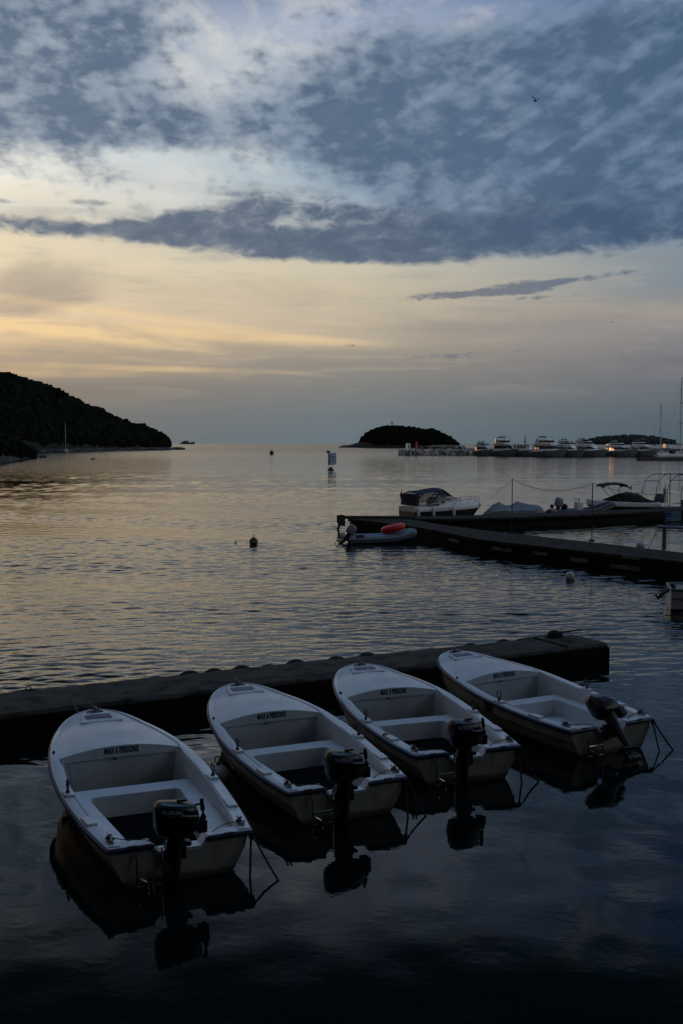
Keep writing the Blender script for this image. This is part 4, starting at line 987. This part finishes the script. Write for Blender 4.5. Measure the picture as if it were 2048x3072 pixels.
# arch frames of a shelter
t = empty('arch_frame', (at(1918, 1540).x * 70 / at(1918, 1540).y, 69.6, .6), R(0), 'bare steel arch frame of a shelter behind the far pier', 'frame')
m = MB()
def arch(x0, y0, w, h, r=.028):
    pts = [(x0 + w, y0, h)] + [(x0 + w * .42 - w * .42 * math.sin(a) , y0, h - (h * .62) * (1 - math.cos(a))) for a in [i * math.pi / 20 for i in range(11)]] + [(x0, y0, 0)]
    m.tube(pts, r, 6)
arch(.0, 0, 1.9, 2.15); arch(1.08, .6, 1.9, 2.15); arch(1.62, 0, 1.9, 2.1); arch(2.7, .6, 1.9, 2.1)
m.tube([(.1, 0, 1.72), (1.25, .6, 1.72)], .024, 5); m.tube([(.8, 0, 2.15), (4.6, 0, 2.15)], .028, 6); m.tube([(1.75, 0, 1.75), (4.6, 0, 1.8)], .03, 6); m.tube([(1.79, 0, 0), (1.79, 0, 2.15)], .03, 6); m.build('arches', 'steel', t)

# white boat cut by the right edge
def white_launch():
    p = at(2004, 1822); t = empty('white_launch', (p.x + .0, p.y, 0), R(-12), 'white open boat with green gunwale at the right edge, stern towards open water', 'boat')
    L, W = 4.4, 1.7; rows = hull_rows(L, W, .60, .75, .25, 14, .45, .88, .88, .15)
    hull_mesh(rows).build('hull', 'white', t, smooth=True)
    m = MB(); pr = [(q[0][0], q[0][1], q[0][2] + .01) for q in rows]; m.tube([(a, -b, c) for a, b, c in pr] , .035, 6); m.tube(pr, .035, 6); m.tube([pr[0], (pr[0][0], -pr[0][1], pr[0][2])], .035, 6); m.build('gunwale', 'gunw', t)
    m = MB(); m.grid([[(r[0][0], r[0][1] * q * .96, .38) for q in (1, 0, -1)] for r in rows]); m.build('floor', 'gelin', t)
    m = MB(); pr = [(q[1][0], -q[1][1] * 1.012, q[1][2] * .85) for q in rows]; m.tube(pr, .012, 5); m.build('strake', 'ywd', t)
    m = MB(); m.grid([[(q[3][0], -q[3][1] * 1.01, .06), (q[3][0], -q[3][1] * .99, -.2)] for q in rows]); m.build('boot_stripe', 'navy', t)
    o = outboard_simple(t, (.0, .05, .50), 0, R(52), .55, 'black')
white_launch()

# ------------------------------------------------------------------ foreground pontoon
fa, fb = Vector((-5.91, 18.51, 0)), Vector((5.18, 24.25, 0)); d = (fb - fa).normalized(); n = Vector((d.y, -d.x, 0))
rz = math.atan2(d.y, d.x); ZF = .42; WID = 1.30; LEN = 24.0; WX = lambda x: 1.26 - .027 * x
t = empty('concrete_pontoon', fb, rz, 'long worn concrete pontoon the four rental boats are moored against', 'pontoon')
m = MB(); rows = []
NX = 120
for i in range(NX + 1):
    x = -LEN * (1 - i / NX); j = lambda s: rng.uniform(-s, s)
    W_ = WX(x) - (.05 if i == NX else 0); rows.append([(x, 0 + j(.012), ZF - .5), (x, 0.0 + j(.012), ZF - .04), (x, -.04, ZF + j(.006)), (x, -W_ * .3, ZF + .012 + j(.006)), (x, -W_ * .7, ZF + .012 + j(.006)), (x, -W_ + .05, ZF + j(.008)), (x, -W_ + j(.014), ZF - .05 + j(.01)), (x, -W_ + j(.014), ZF - .3), (x, -W_ + .1, -.5)])
m.grid(rows, flip=True); m.add(rows[-1], [tuple(range(9))]); m.build('deck', 'concrete', t, smooth=True)
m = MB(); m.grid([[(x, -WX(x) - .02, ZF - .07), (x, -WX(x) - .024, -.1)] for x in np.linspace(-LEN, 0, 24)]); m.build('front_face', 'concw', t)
m = MB(); m.box((-1.1, -WID * .5, ZF + .02), (.03, WID * .9, .03))
for x in (-17.0,): m.box((x, -WID * .5, ZF + .014), (.05, WID, .012))
m.build('joint', 'concw', t)
def px_on_edge(px):                                   # where a sight line of column px crosses the outer edge
    q = Vector(((px - 1024) / FPX, 1)); # x = q.x*y
    # fb + s*d : (fb.x+s d.x) = q.x*(fb.y+s d.y)
    s = (q.x * fb.y - fb.x) / (d.x - q.x * d.y); return fb + d * s
proto = None
for i, px in enumerate((464, 571, 646, 728, 813, 895, 1017, 1110, 1227, 1303, 1421, 1526, 1581)):
    q = px_on_edge(px) + Vector((-d.y, d.x, 0)) * .13
    if proto is None:
        m = MB(); m.tube([(.23 * math.cos(a), 0, .23 * math.sin(a)) for a in [k * math.pi / 12 for k in range(24)]], .085, 9, closed=True)
        proto = tyre = m.build('fender_tyre', 'tyre', smooth=True)
    else: tyre = proto.copy(); col.objects.link(tyre)
    tyre.location = (q.x, q.y, .125 + rng.uniform(-.05, .02)); tyre.rotation_euler = (R(rng.uniform(-6, 6)), 0, rz)
    tag(tyre, 'black tyre on the outer edge of the concrete pontoon, number %s counted from the left' % ('one two three four five six seven eight nine ten eleven twelve thirteen'.split()[i]), 'tyre', 'tyre fenders on the outer edge of the pontoon')
q = px_on_edge(1664)
t2 = empty('rope_coil', (q.x, q.y - .18, ZF + .01), rz, 'dark coil of rope and tyre heaped at the outer corner of the pontoon', 'rope')
m = MB()
for k in range(5): m.tube([((.24 - k * .02) * math.cos(a) , (.14) * math.sin(a), .04 + k * .04 + .02 * math.sin(a * 3 + k)) for a in [i * math.pi / 10 for i in range(20)]], .035, 6, closed=True)
m.blob((0, 0, .04), .10, 9, 6, .2, sq=.4); m.build('coil', 'roped', t2); t2.scale = (.8, .8, .55)
m = MB(); m.tube(sag((-.2, 0, .06), (-1.25, .05, .03), -.02, 6), .025, 6); m.tube([(-.32 + .05 * math.cos(a), 0, .10 + .05 * math.sin(a)) for a in [k * .6 for k in range(11)]], .013, 5); m.build('rope_end', 'roped', t2)
m = MB(); m.tube([(0, 0, 0), (.48, .02, .05)], .02, 7); o = m.build('wooden_pole', 'wood'); o.location = (q.x + .15, q.y - .1, ZF + .10); o.rotation_euler = (0, 0, rz * .3); tag(o, 'short dark pole sticking out from the rope heap on the pontoon', 'pole')
for px in (72, 423):
    q = px_on_edge(px) - Vector((-d.y, d.x, 0)) * .08
    m = MB(); m.tube([(.06 * math.cos(a), 0, .05 + .06 * math.sin(a)) for a in [k * math.pi / 7 for k in range(14)]], .013, 6, closed=True)
    o = m.build('mooring_ring', 'roped'); o.scale = (.75,) * 3 if px == 72 else (.45,) * 3; o.location = (q.x, q.y, ZF); o.rotation_euler = (0, 0, R(20)); tag(o, 'iron mooring ring on the pontoon, %s' % ('the one nearest the left edge of the photo' if px == 72 else 'behind the gap between the first two boats'), 'ring')
# ------------------------------------------------------------------ the rental boats
SHEER = [(0, .452), (.8, .465), (1.68, .510), (2.3, .560), (2.87, .615), (3.4, .655), (3.96, .690), (4.3, .745), (4.6, .80)]
PLAN = crom([(0, .80), (.5, .872), (1.1, .93), (1.68, .962), (2.3, .960), (2.87, .905), (3.35, .81), (3.75, .695), (4.05, .575), (4.28, .44), (4.43, .30), (4.52, .15), (4.55, .05)][0:0] or
            [Vector((a, b, 0)) for a, b in [(0, .80), (.5, .872), (1.1, .93), (1.68, .962), (2.3, .960), (2.87, .905), (3.35, .81), (3.75, .695), (4.05, .575), (4.28, .44), (4.43, .30), (4.52, .15), (4.55, .05)]], 4)
PL = [(p.x, p.y) for p in PLAN]
def G(x): return lerp(PL, x)
def ZS(x): return lerp(SHEER, x)
def camber(x): return lerp([(2.87, .105), (3.4, .10), (3.96, .07), (4.3, .04), (4.55, .01)], x)
def rental_boat():
    t = empty('rental_boat', (0, 0, 0))
    LV = [(1.0, 1.0, 0), (.985, .93, 0), (.955, .90, .0), (.915, .56, .25), (.895, .53, .28), (.80, .18, .75), (.72, -.02, 1.0), (.50, -.22, 1.3), (.0, -.34, 1.45)]
    rows = []
    for x, g in PL:
        s = x / 4.55; zs = ZS(x); r = []
        for wy, wz, rk in LV:
            r.append((x - rk * .36 * s ** 4, g * wy, zs * wz if wz > 0 else wz * .6))
        rows.append(r + [(a, -b, c) for a, b, c in r[:-1][::-1]])
    m = MB(); m.grid(rows); m.add([rows[-1][i] for i in range(len(rows[-1]))], [tuple(range(len(rows[-1])))]); m.build('hull', 'hull', t, smooth=True)
    # transom with the motor notch
    r = rows[0]; nL, nR, dz = .30, -.27, .10; zt = .452
    top = [(.80, zt), (nL + .03, zt), (nL - .05, zt - dz), (nR + .05, zt - dz), (nR - .03, zt), (-.80, zt)]
    side = [(-y, z) for _, y, z in r[1:8]]; left = [(y, z) for _, y, z in r[1:8]][::-1]
    poly = top + side + [(0, -.2)] + left; N = len(poly)
    m = MB(); vs = [(-.012, y, z) for y, z in poly] + [(.05, y, z) for y, z in poly]
    m.add(vs, [tuple(range(N))[::-1], tuple(range(N, 2 * N))] + [(i, N + i, N + (i + 1) % N, (i + 1) % N) for i in range(N)]); m.build('transom', 'hull', t)
    # transom cap
    m = MB(); w = .13
    for (y0, z0), (y1, z1) in zip(top[:-1], top[1:]):
        m.add([(-.03, y0, z0 + .004), (-.03, y1, z1 + .004), (w, y1, z1 + .004), (w, y0, z0 + .004), (-.03, y0, z0 - .045), (-.03, y1, z1 - .045), (w, y1, z1 - .045), (w, y0, z0 - .045)], [(0, 1, 2, 3), (0, 4, 5, 1), (3, 2, 6, 7), (4, 7, 6, 5)])
    m.build('transom_cap', 'gel', t)
    # gunwale deck, both sides, running into the foredeck lip
    m = MB()
    for s in (1, -1):
        rr = []
        for x, g in PL:
            wd = lerp([(0, .15), (2.6, .15), (2.85, .11), (3.0, .075), (4.2, .075), (4.55, .03)], x); z = ZS(x)
            gi = max(g - wd, .0)
            rr.append([(x, s * (g + .004), z - .03), (x, s * g, z + .006), (x, s * (g - .02), z + .014), (x, s * (gi + .012), z + .014), (x, s * gi, z + .004), (x, s * gi, z - .04)])
        m.grid(rr, flip=(s < 0))
    buildsep(m, 'gunwale', 'gelg', t, smooth=True)
    # raised pads on the gunwale
    m = MB()
    for s in (1, -1):
        for x, lx in ((1.68, .20), (.78, .26)):
            g = G(x); a = math.atan2(s * (G(x + .1) - G(x - .1)), .2); m.box((x, s * (g - .072), ZS(x) + .026), (lx, .125, .034), a, taper=.93)
        rr = [(x, s * (G(x) - .128), ZS(x) + .016) for x in np.linspace(.9, 1.6, 7)]; m.tube(rr, .011, 6)
    buildsep(m, 'gunwale_pad', 'gel', t, bevel=.008)
    # foredeck
    rr = []
    for x in list(np.linspace(2.87, 4.2, 15)) + list(np.linspace(4.28, 4.54, 6)):
        g = G(x) - lerp([(2.87, .10), (3.0, .068), (4.2, .068), (4.54, .02)], x); z = ZS(x); c = camber(x)
        rr.append([(x, g * q, z + c * (1 - q * q) - .002) for q in np.linspace(1, -1, 13)])
    m = MB(); m.grid(rr); m.build('foredeck', 'gel', t, smooth=True)
    # band under the deck edge, with the wording
    gb = G(2.87) - .10
    up = [(2.87 - .02 + .0 * q, gb * q, ZS(2.87) + camber(2.87) * (1 - q * q) - .002) for q in np.linspace(1, -1, 17)]
    lo = [(2.835, gb * q * .985, .555 + .012 * (1 - q * q)) for q in np.linspace(1, -1, 17)]
    m = MB(); m.grid([rr[0] and [(2.87, gb * q, ZS(2.87) + camber(2.87) * (1 - q * q)) for q in np.linspace(1, -1, 17)], up, lo, [(2.87, a[1], a[2] - .004) for a in lo]]); m.build('deck_edge_band', 'gel', t, smooth=True)
    tx = textmesh('lettering', 'MAX 6 PERSONS', .1, 'letter', t, lambda u, v: Vector((2.842 + .13 * v * 0 - .0, -u * .60 - .012, .652 + v * 1.12)), bold=.0042, spacing=1.05)
    vs = tx.data.vertices; wdt = max(v.co.y for v in vs) - min(v.co.y for v in vs)
    for v in vs:
        v.co.y = (v.co.y + .012) * .455 / wdt - .012; dz_ = v.co.z - .555
        v.co.x = 2.835 + .015 * min(1, max(0, dz_ / .16)) - .0045
    # bulkhead with its trapezoid locker door
    gi = lambda x: G(x) - .15
    m = MB(); m.grid([[(2.86, q * gi(2.8), .556) for q in (1, .5, 0, -.5, -1)], [(2.845, q * gi(2.8), .50) for q in (1, .5, 0, -.5, -1)], [(2.80, q * gi(2.8), .053) for q in (1, .5, 0, -.5, -1)]]); m.build('bulkhead', 'gelin', t)
    pt = lambda z, y: (2.848 - (.556 - z) * .09 - .014, y, z)
    cs = [pt(.535, .66), pt(.535, -.47), pt(.13, -.36), pt(.13, .61)]
    m = MB(); m.add(cs, [(0, 1, 2, 3)])
    for a, b in ((0, 1), (1, 2), (2, 3), (3, 0)): m.add([cs[a], cs[b], (cs[b][0] + .02, cs[b][1], cs[b][2]), (cs[a][0] + .02, cs[a][1], cs[a][2])], [(3, 2, 1, 0)])
    m.build('locker_door', 'gelin', t)
    m = MB(); m.box((2.82, .08, .548), (.02, .05, .014)); m.box((2.79, .30, .17), (.02, .06, .012)); buildsep(m, 'door_latch', 'black', t)
    # inner walls
    m = MB()
    for s in (1, -1):
        rr = [[(x, s * (G(x) - .15), ZS(x) - .0), (x, s * (G(x) - .165), ZS(x) - .03), (x, s * lerp([(0, .70), (.45, .755), (2.2, .80), (2.86, .72)], x), .318), (x, s * (lerp([(0, .70), (.45, .755), (2.2, .80), (2.86, .72)], x) - .03), .316 if x < 2.3 else .055)] for x in np.linspace(.05, 2.86, 18)]
        m.grid(rr, flip=(s > 0))
    buildsep(m, 'side_liner', 'gel', t, smooth=True)
    # bench: U shape round the well
    so_ = lambda x: lerp([(0, .70), (.45, .755), (2.2, .80), (2.86, .72)], x)
    wi = lambda x: lerp([(.1, .42), (.5, .46), (2.05, .575)], x)
    m = MB(); ZB = .318
    for s in (1, -1):
        rr = []
        for x in np.linspace(.08, 1.98, 12): rr.append([(x, s * so_(x), ZB), (x, s * (wi(x) + .012), ZB), (x, s * wi(x), ZB - .012), (x, s * (wi(x) - .02), .05)])
        for a in (25, 50, 75, 90):
            cx = 1.98 + .08 * math.sin(R(a)); cy = wi(1.98) - .08 * (1 - math.cos(R(a)))
            rr.append([(min(1.98 + .02 * a / 90, 2.0) if False else cx, s * so_(cx), ZB), (cx, s * (cy + .012 * math.cos(R(a))), ZB), (cx - .0, s * cy, ZB - .012), (cx - .02, s * (cy - .02), .05)])
        m.grid(rr, flip=(s > 0))
    xa = 2.06; ya = wi(1.98) - .08
    m.grid([[(2.37, y * gi(2.36) / .8 if abs(y) > ya else y * gi(2.36) / .8, ZB) for y in (-.8, -ya, 0, ya, .8)], [(xa, y if abs(y) < .75 else math.copysign(so_(xa), y), ZB) for y in (-.8, -ya, 0, ya, .8)]])
    m.grid([[(xa, ya, ZB), (xa, 0, ZB), (xa, -ya, ZB)], [(xa, ya, ZB - .012), (xa, 0, ZB - .012), (xa, -ya, ZB - .012)], [(xa - .02, ya - .0, .05), (xa - .02, 0, .05), (xa - .02, -ya, .05)]])
    m.build('bench', 'gel', t, smooth=True)
    m = MB(); m.add([(.06, -.44, ZB - .0), (.06, .44, ZB), (.10, .42, .05), (.10, -.42, .05)], [(0, 1, 2, 3)]); m.build('aft_wall', 'gelin', t)
    m = MB(); m.add([(.06, -.62, .052), (2.84, -.62, .052), (2.84, .62, .052), (.06, .62, .052)], [(0, 1, 2, 3)]); m.build('floor', 'mat', t)
    # rub rail
    rb = [(x + .01, g + .010, ZS(x) - .030) for x, g in PL]; m = MB()
    path = [Vector(p) for p in rb] + [Vector((a, -b, c)) for a, b, c in rb[::-1]]
    rows_ = []
    for i, p in enumerate(path):
        a = path[max(i - 1, 0)]; b = path[min(i + 1, len(path) - 1)]; tt = (b - a).normalized(); nn = Vector((tt.y, -tt.x, 0)).normalized() * -1
        rows_.append([p + nn * -.006 + Vector((0, 0, .024)), p + nn * .014 + Vector((0, 0, .018)), p + nn * .020, p + nn * .014 + Vector((0, 0, -.020)), p + nn * -.006 + Vector((0, 0, -.026))])
    m.grid(rows_); 
    m.tube([(-.034, .81, .425), (-.034, .30, .425)], .022, 6); m.tube([(-.034, -.27, .425), (-.034, -.81, .425)], .022, 6)
    m.build('rub_rail', 'navy', t, smooth=True)
    # hatch
    zc = lambda x, y: ZS(x) + camber(x) * (1 - (y / G(x)) ** 2)
    P = [(3.96, .29), (3.98, .30), (4.27, .245), (4.31, .21), (4.31, -.21), (4.27, -.245), (3.98, -.30), (3.96, -.29)]
    m = MB(); zb = .715; N = 8
    vs = [(x, y, .69 + (x - 3.96) * .13) for x, y in P] + [(x, y, .770 + (x - 3.96) * .10) for x, y in P]; m.add(vs, [tuple(range(N))[::-1], tuple(range(N, 2 * N))] + [(i, (i + 1) % N, N + (i + 1) % N, N + i) for i in range(N)])
    m.build('hatch', 'gel', t, bevel=.014)
    m = MB(); m.box((4.14, .02, .7935), (.15, .36, .008), ry=-.10); m.build('hatch_panel', 'plex', t)
    # bow cleat with line
    m = MB(); m.tube([(4.42, 0, .77), (4.42, 0, .87)], .018, 7); m.tube([(4.42, -.07, .83), (4.42, .07, .83)], .013, 6); m.box((4.42, 0, .785), (.12, .13, .02)); m.tube([(4.45, .02, .82), (4.40, .05, .90)], .014, 5); m.build('bow_cleat', 'alu', t)
    m = MB(); m.tube([(4.42, 0.0, .80), (4.46, .1, .79), (4.40, .13, .78), (4.36, .05, .79), (4.40, -.1, .79), (4.48, -.02, .80), (4.56, 0, .80)], .012, 6); m.build('line_turns', 'rope', t)
    for s in (1, -1):
        m = MB(); m.box((.16, s * .735, .475), (.16, .05, .016)); m.tube([(.10, s * .735, .48), (.10, s * .735, .505)], .012, 6); m.tube([(.22, s * .735, .48), (.22, s * .735, .505)], .012, 6); m.tube([(.04, s * .735, .512), (.28, s * .735, .512)], .011, 6); m.build('stern_cleat', 'alu', t)
        m = MB(); m.tube([(.16 + .05 * math.cos(a * 1.0), s * .735 + .035 * math.sin(a * 1.7), .49 + .005 * a) for a in [k * .7 for k in range(14)]], .011, 5); m.build('rope_hitch', 'rope', t)
        m = MB(); m.box((-.036, s * .54, .452), (.03, .10, .028)); m.build('fairlead', 'alu', t)
        g = G(1.68)
        m = MB(); m.lathe([(0, 0), (.028, 0), (.024, .02), (.014, .03), (.014, .05), (0, .05)], 8, (1.68, s * (g - .062), ZS(1.68) + .042))
        cz = ZS(1.68) + .145
        m.tube([(1.68 + .055 * math.sin(a), s * (g - .062), cz - .055 * math.cos(a)) for a in [R(-150 + i * 25) for i in range(13)]], [.008, .011, .012] + [.011] * 7 + [.012, .011, .008], 6); m.build('oarlock', 'black', t)
    m = MB(); m.lathe([(0, 0), (.02, 0), (.02, .02), (.008, .035), (0, .035)], 7, (3.05, .83, ZS(3.05) + .013)); m.build('deck_eye', 'black', t)
    m = MB(); m.tube(crom([(.20, .72, .50), (.14, .60, .478), (.08, .45, .474), (.04, .33, .46), (-.02, .24, .37)], 4), .006, 5); m.tube(crom([(.12, -.73, .50), (.2, -.62, .475), (.1, -.45, .474), (.02, -.30, .43)], 4), .006, 5); m.build('loose_cord', 'rope', t)
    # boarding ladder
    m = MB(); xL = -.07
    m.tube([(-.03, .50, .36), (xL, .50, .30), (xL - .01, .50, -.05), (xL - .01, .47, -.10), (xL - .01, .25, -.10), (xL - .01, .22, -.05), (xL, .22, .30), (-.03, .22, .40)], .011, 7)
    m.tube([(xL - .01, .49, .175), (xL - .01, .23, .175)], .010, 6)
    for y0, y1 in ((.47, .385), (.25, .325)): m.tube(crom([(xL - .02, y0, .16), (xL - .03, y0, .12), (xL - .035, y1, .05), (xL - .035, y1, -.09)], 4), .011, 6)
    m.tube([(xL - .01, .5, .02), (xL - .01, .43, .02)], .007, 5); m.tube([(xL - .01, .29, .02), (xL - .01, .22, .02)], .007, 5)
    m.build('boarding_ladder', 'steel', t)
    # outboard
    CL = [(0, .70, .62, 0), (.03, .90, .86, 0), (.09, 1.0, 1.0, 0), (.20, 1.0, 1.0, 0), (.27, .97, .97, -.004), (.315, .90, .88, -.008), (.34, .76, .72, -.012), (.352, .5, .45, -.015), (.355, .05, .05, -.016)]
    LX, LY, ex = .245, .155, 3.0
    def hw(x, z):
        a = lerp([(c[0], c[1]) for c in CL], z) * LX; b = lerp([(c[0], c[2]) for c in CL], z) * LY
        return b * max(0, 1 - min(1, abs(x) / a) ** ex) ** (1 / ex)
    m = MB(); rows2 = []
    for z, a, b, dx in CL:
        rows2.append([(dx + a * LX * math.copysign(abs(math.cos(q)) ** (2 / ex), math.cos(q)), b * LY * math.copysign(abs(math.sin(q)) ** (2 / ex), math.sin(q)), z - .04 * (dx + a * LX * math.cos(q)) / LX * (z / .355)) for q in [k * math.pi / 14 for k in range(28)]])
    m.grid(rows2, closed=True); m.add(rows2[0], [tuple(range(28))[::-1]])
    o = m.build('outboard_motor', 'cowl', t, smooth=True); o.location = (-.06, .07, .535); o.rotation_euler = (0, 0, R(-90))
    def onside(u, v, pad=.003): return Vector((u, -hw(u, v) - pad, v - .04 * u / LX * (v / .355)))
    tx = textmesh('maker_name', 'SUZUKI', .1, 'logo', o, lambda u, v: Vector((u, 0, v)), bold=.0022, spacing=1.05)
    vs = tx.data.vertices; wd = max(v.co.x for v in vs) - min(v.co.x for v in vs)
    for v in vs: v.co = onside(v.co.x * .215 / wd - .075, .272 + v.co.z * .50)
    def strip(name, mat, pts):
        m = MB(); m.grid([[onside(u, a) for u, a, b in pts], [onside(u, (a + b) / 2) for u, a, b in pts], [onside(u, b) for u, a, b in pts]]); return m.build(name, mat, o)
    strip('red_flash', 'red', [(-.14, .232, .242), (-.08, .228, .246), (-.02, .236, .243)])
    strip('blue_stripe', 'logo', [(.0, .248, .250), (.05, .238, .254), (.11, .230, .252), (.17, .226, .246), (.215, .224, .232)])
    m = MB(); m.tube([(.20, .0, .10), (.27, -.02, .10), (.30, -.02, .16), (.29, -.02, .24), (.275, -.02, .36)], [.03, .035, .035, .026, .020], 8); m.box((.28, -.0, .06), (.10, .13, .13)); m.tube([(.26, -.02, .30), (.20, -.02, .30)], .012, 6); m.build('tiller', 'black', o, smooth=True)
    m = MB(); m.box((.06, 0, .365), (.10, .07, .03)); m.build('lifting_handle', 'black', o, bevel=.01)
    m = MB(); m.tube([(0, 0, .02), (.0, 0, -.12), (-.005, 0, -.30), (-.01, 0, -.62)], [.115, .085, .062, .05], 12); m.box((-.05, 0, -.62), (.34, .17, .018)); m.tube([(.13, 0, -.76), (.07, 0, -.76), (-.10, 0, -.76), (-.17, 0, -.76)], [.01, .05, .05, .03], 10); m.box((-.0, 0, -.70), (.14, .035, .18)); m.box((.02, 0, -.90), (.11, .02, .16)); m.build('leg', 'black', o, smooth=True)
    m = MB()
    for k in range(3):
        a = k * 2.094; m.box((-.18, .06 * math.cos(a), -.76 + .06 * math.sin(a)), (.02, .08, .06))
    m.build('propeller', 'black', o)
    m = MB(); m.box((-.05, .07, .36), (.09, .22, .20)); m.box((.05, .07, .33), (.05, .20, .14)); m.tube([(.075, .13, .33), (.15, .13, .32)], .011, 6); m.tube([(.075, .01, .33), (.15, .01, .32)], .011, 6); m.box((-.03, -.075, .41), (.10, .05, .05)); m.build('clamp_bracket', 'black', t, bevel=.01)
    m = MB(); m.lathe([(0, 0), (.008, 0), (.008, .006), (0, .006)], 6, (-.10, .10, .42), M4=Matrix.Rotation(R(-90), 4, 'Y')); m.lathe([(0, 0), (.007, 0), (.007, .006), (0, .006)], 6, (-.10, .06, .42), M4=Matrix.Rotation(R(-90), 4, 'Y')); buildsep(m, 'bolt', 'steel', t)
    return t
POSE = [(-1.7441, 11.4912, 1.998, .0131, .0106), (.0785, 13.3943, 1.9777, -.006, .0004), (1.7548, 14.9019, 1.8991, -.0028, -.0017), (4.1207, 16.3302, 2.0333, -.0105, -.001)]
LAB = ['white rental boat nearest the left edge, first of the four moored along the pontoon',
       'second white rental boat from the left, lying between the two white buoys',
       'third white rental boat from the left with small tan float on its port gunwale',
       'rightmost white rental boat, light bare floor and outboard tilted up at the stern']
b0 = rental_boat(); boats = []
for i, (x, y, a, ro, pi) in enumerate(POSE):
    o = b0 if i == 0 else copy_tree(b0)
    o.location = (x, y, 0); o.rotation_euler = (ro, -pi, a); tag(o, LAB[i], 'boat', 'white rental boats moored bow to the pontoon'); boats.append(o)
def child(o, nm): return [c for c in o.children if c.name.split('.')[0] == nm][0]
child(boats[3], 'floor').data = child(boats[3], 'floor').data.copy(); child(boats[3], 'floor').data.materials[0] = M['gelin']
mo = child(boats[3], 'outboard_motor'); mo.rotation_euler = (0, R(-0), R(-40)); mo.rotation_euler = Matrix.Rotation(R(-62), 3, 'Z').to_euler()
mm = Matrix.Translation((-.15, .07, .46)) @ Matrix.Rotation(R(50), 4, 'Y') @ Matrix.Translation((-.02, 0, .16)) @ Matrix.Rotation(R(-84), 4, 'Z')
mo.matrix_local = mm
for i, a in ((1, -86), (2, -84)):
    child(boats[i], 'outboard_motor').rotation_euler = (0, 0, R(a))
m = MB(); g = G(2.0)
m.grid([[(x, G(x) * wy + .004, ZS(x) * wz) for wy, wz in ((.958, .90), (.918, .56))] for x in (1.86, 1.98, 2.10)]); hp_ = m.build('dark_hull_patch', 'navyc', boats[3])
m = MB(); m.blob((.95, .86, .50), .045, 8, 6, .2, sq=.7); m.build('cork_float', 'olive', boats[2])
bpy.context.view_layer.update()
# mooring lines: bow to pontoon, stern lines into the water
for i, bt in enumerate(boats):
    W = bt.matrix_world; side = ('first', 'second', 'third', 'fourth')[i]
    a = W @ Vector((4.55, 0, .79)); s = (a - fa).dot(d); e = fa + d * s + n * (WID - .1); e.z = ZF + .03
    t = empty('mooring_line', a, 0, 'bow mooring line of the %s rental boat from the left, running to the pontoon' % side, 'rope')
    m = MB(); m.tube([p - a for p in sag(a, e + d * .25, .18, 10)], .012, 6); m.build('line', 'rope', t)
    a = W @ Vector((-.02, -.80, .43)); 
    t = empty('mooring_line', a, 0, 'pair of stern lines dropping into the water from the %s rental boat from the left' % side, 'rope')
    b1 = W @ (Vector((-.42, -.98, 0)) if i else Vector((-.62, -1.0, 0))); b1.z = -.1; b2 = W @ Vector((-.38, -.66, 0)); b2.z = -.1
    m = MB(); m.tube([p - a for p in sag(a, b1, .03, 8)], .013, 6); m.tube([p - a for p in sag(a, b2, .02, 8)], .013, 6)
    m.tube([Vector((.02 * math.cos(q * 2), .02 * math.sin(q * 2), -.09 + q * .012)) for q in range(9)], .02, 6); m.build('line', 'roped', t)
# thin lines from the two white buoys to the pontoon
for (p, lab) in (((652, 2346), 'first and second'), ((1050, 2205), 'second and third')):
    a = at(*p); a.z = .2; s = (a - fa).dot(d); e = fa + d * (s - .5) + n * (WID + .02); e.z = ZF - .02
    t = empty('buoy_line', a, 0, 'thin line from the pontoon to the white buoy between the %s boats' % lab, 'rope')
    m = MB(); m.tube([q - a for q in sag(a, e, .1, 10)], .007, 5); m.build('line', 'roped', t)
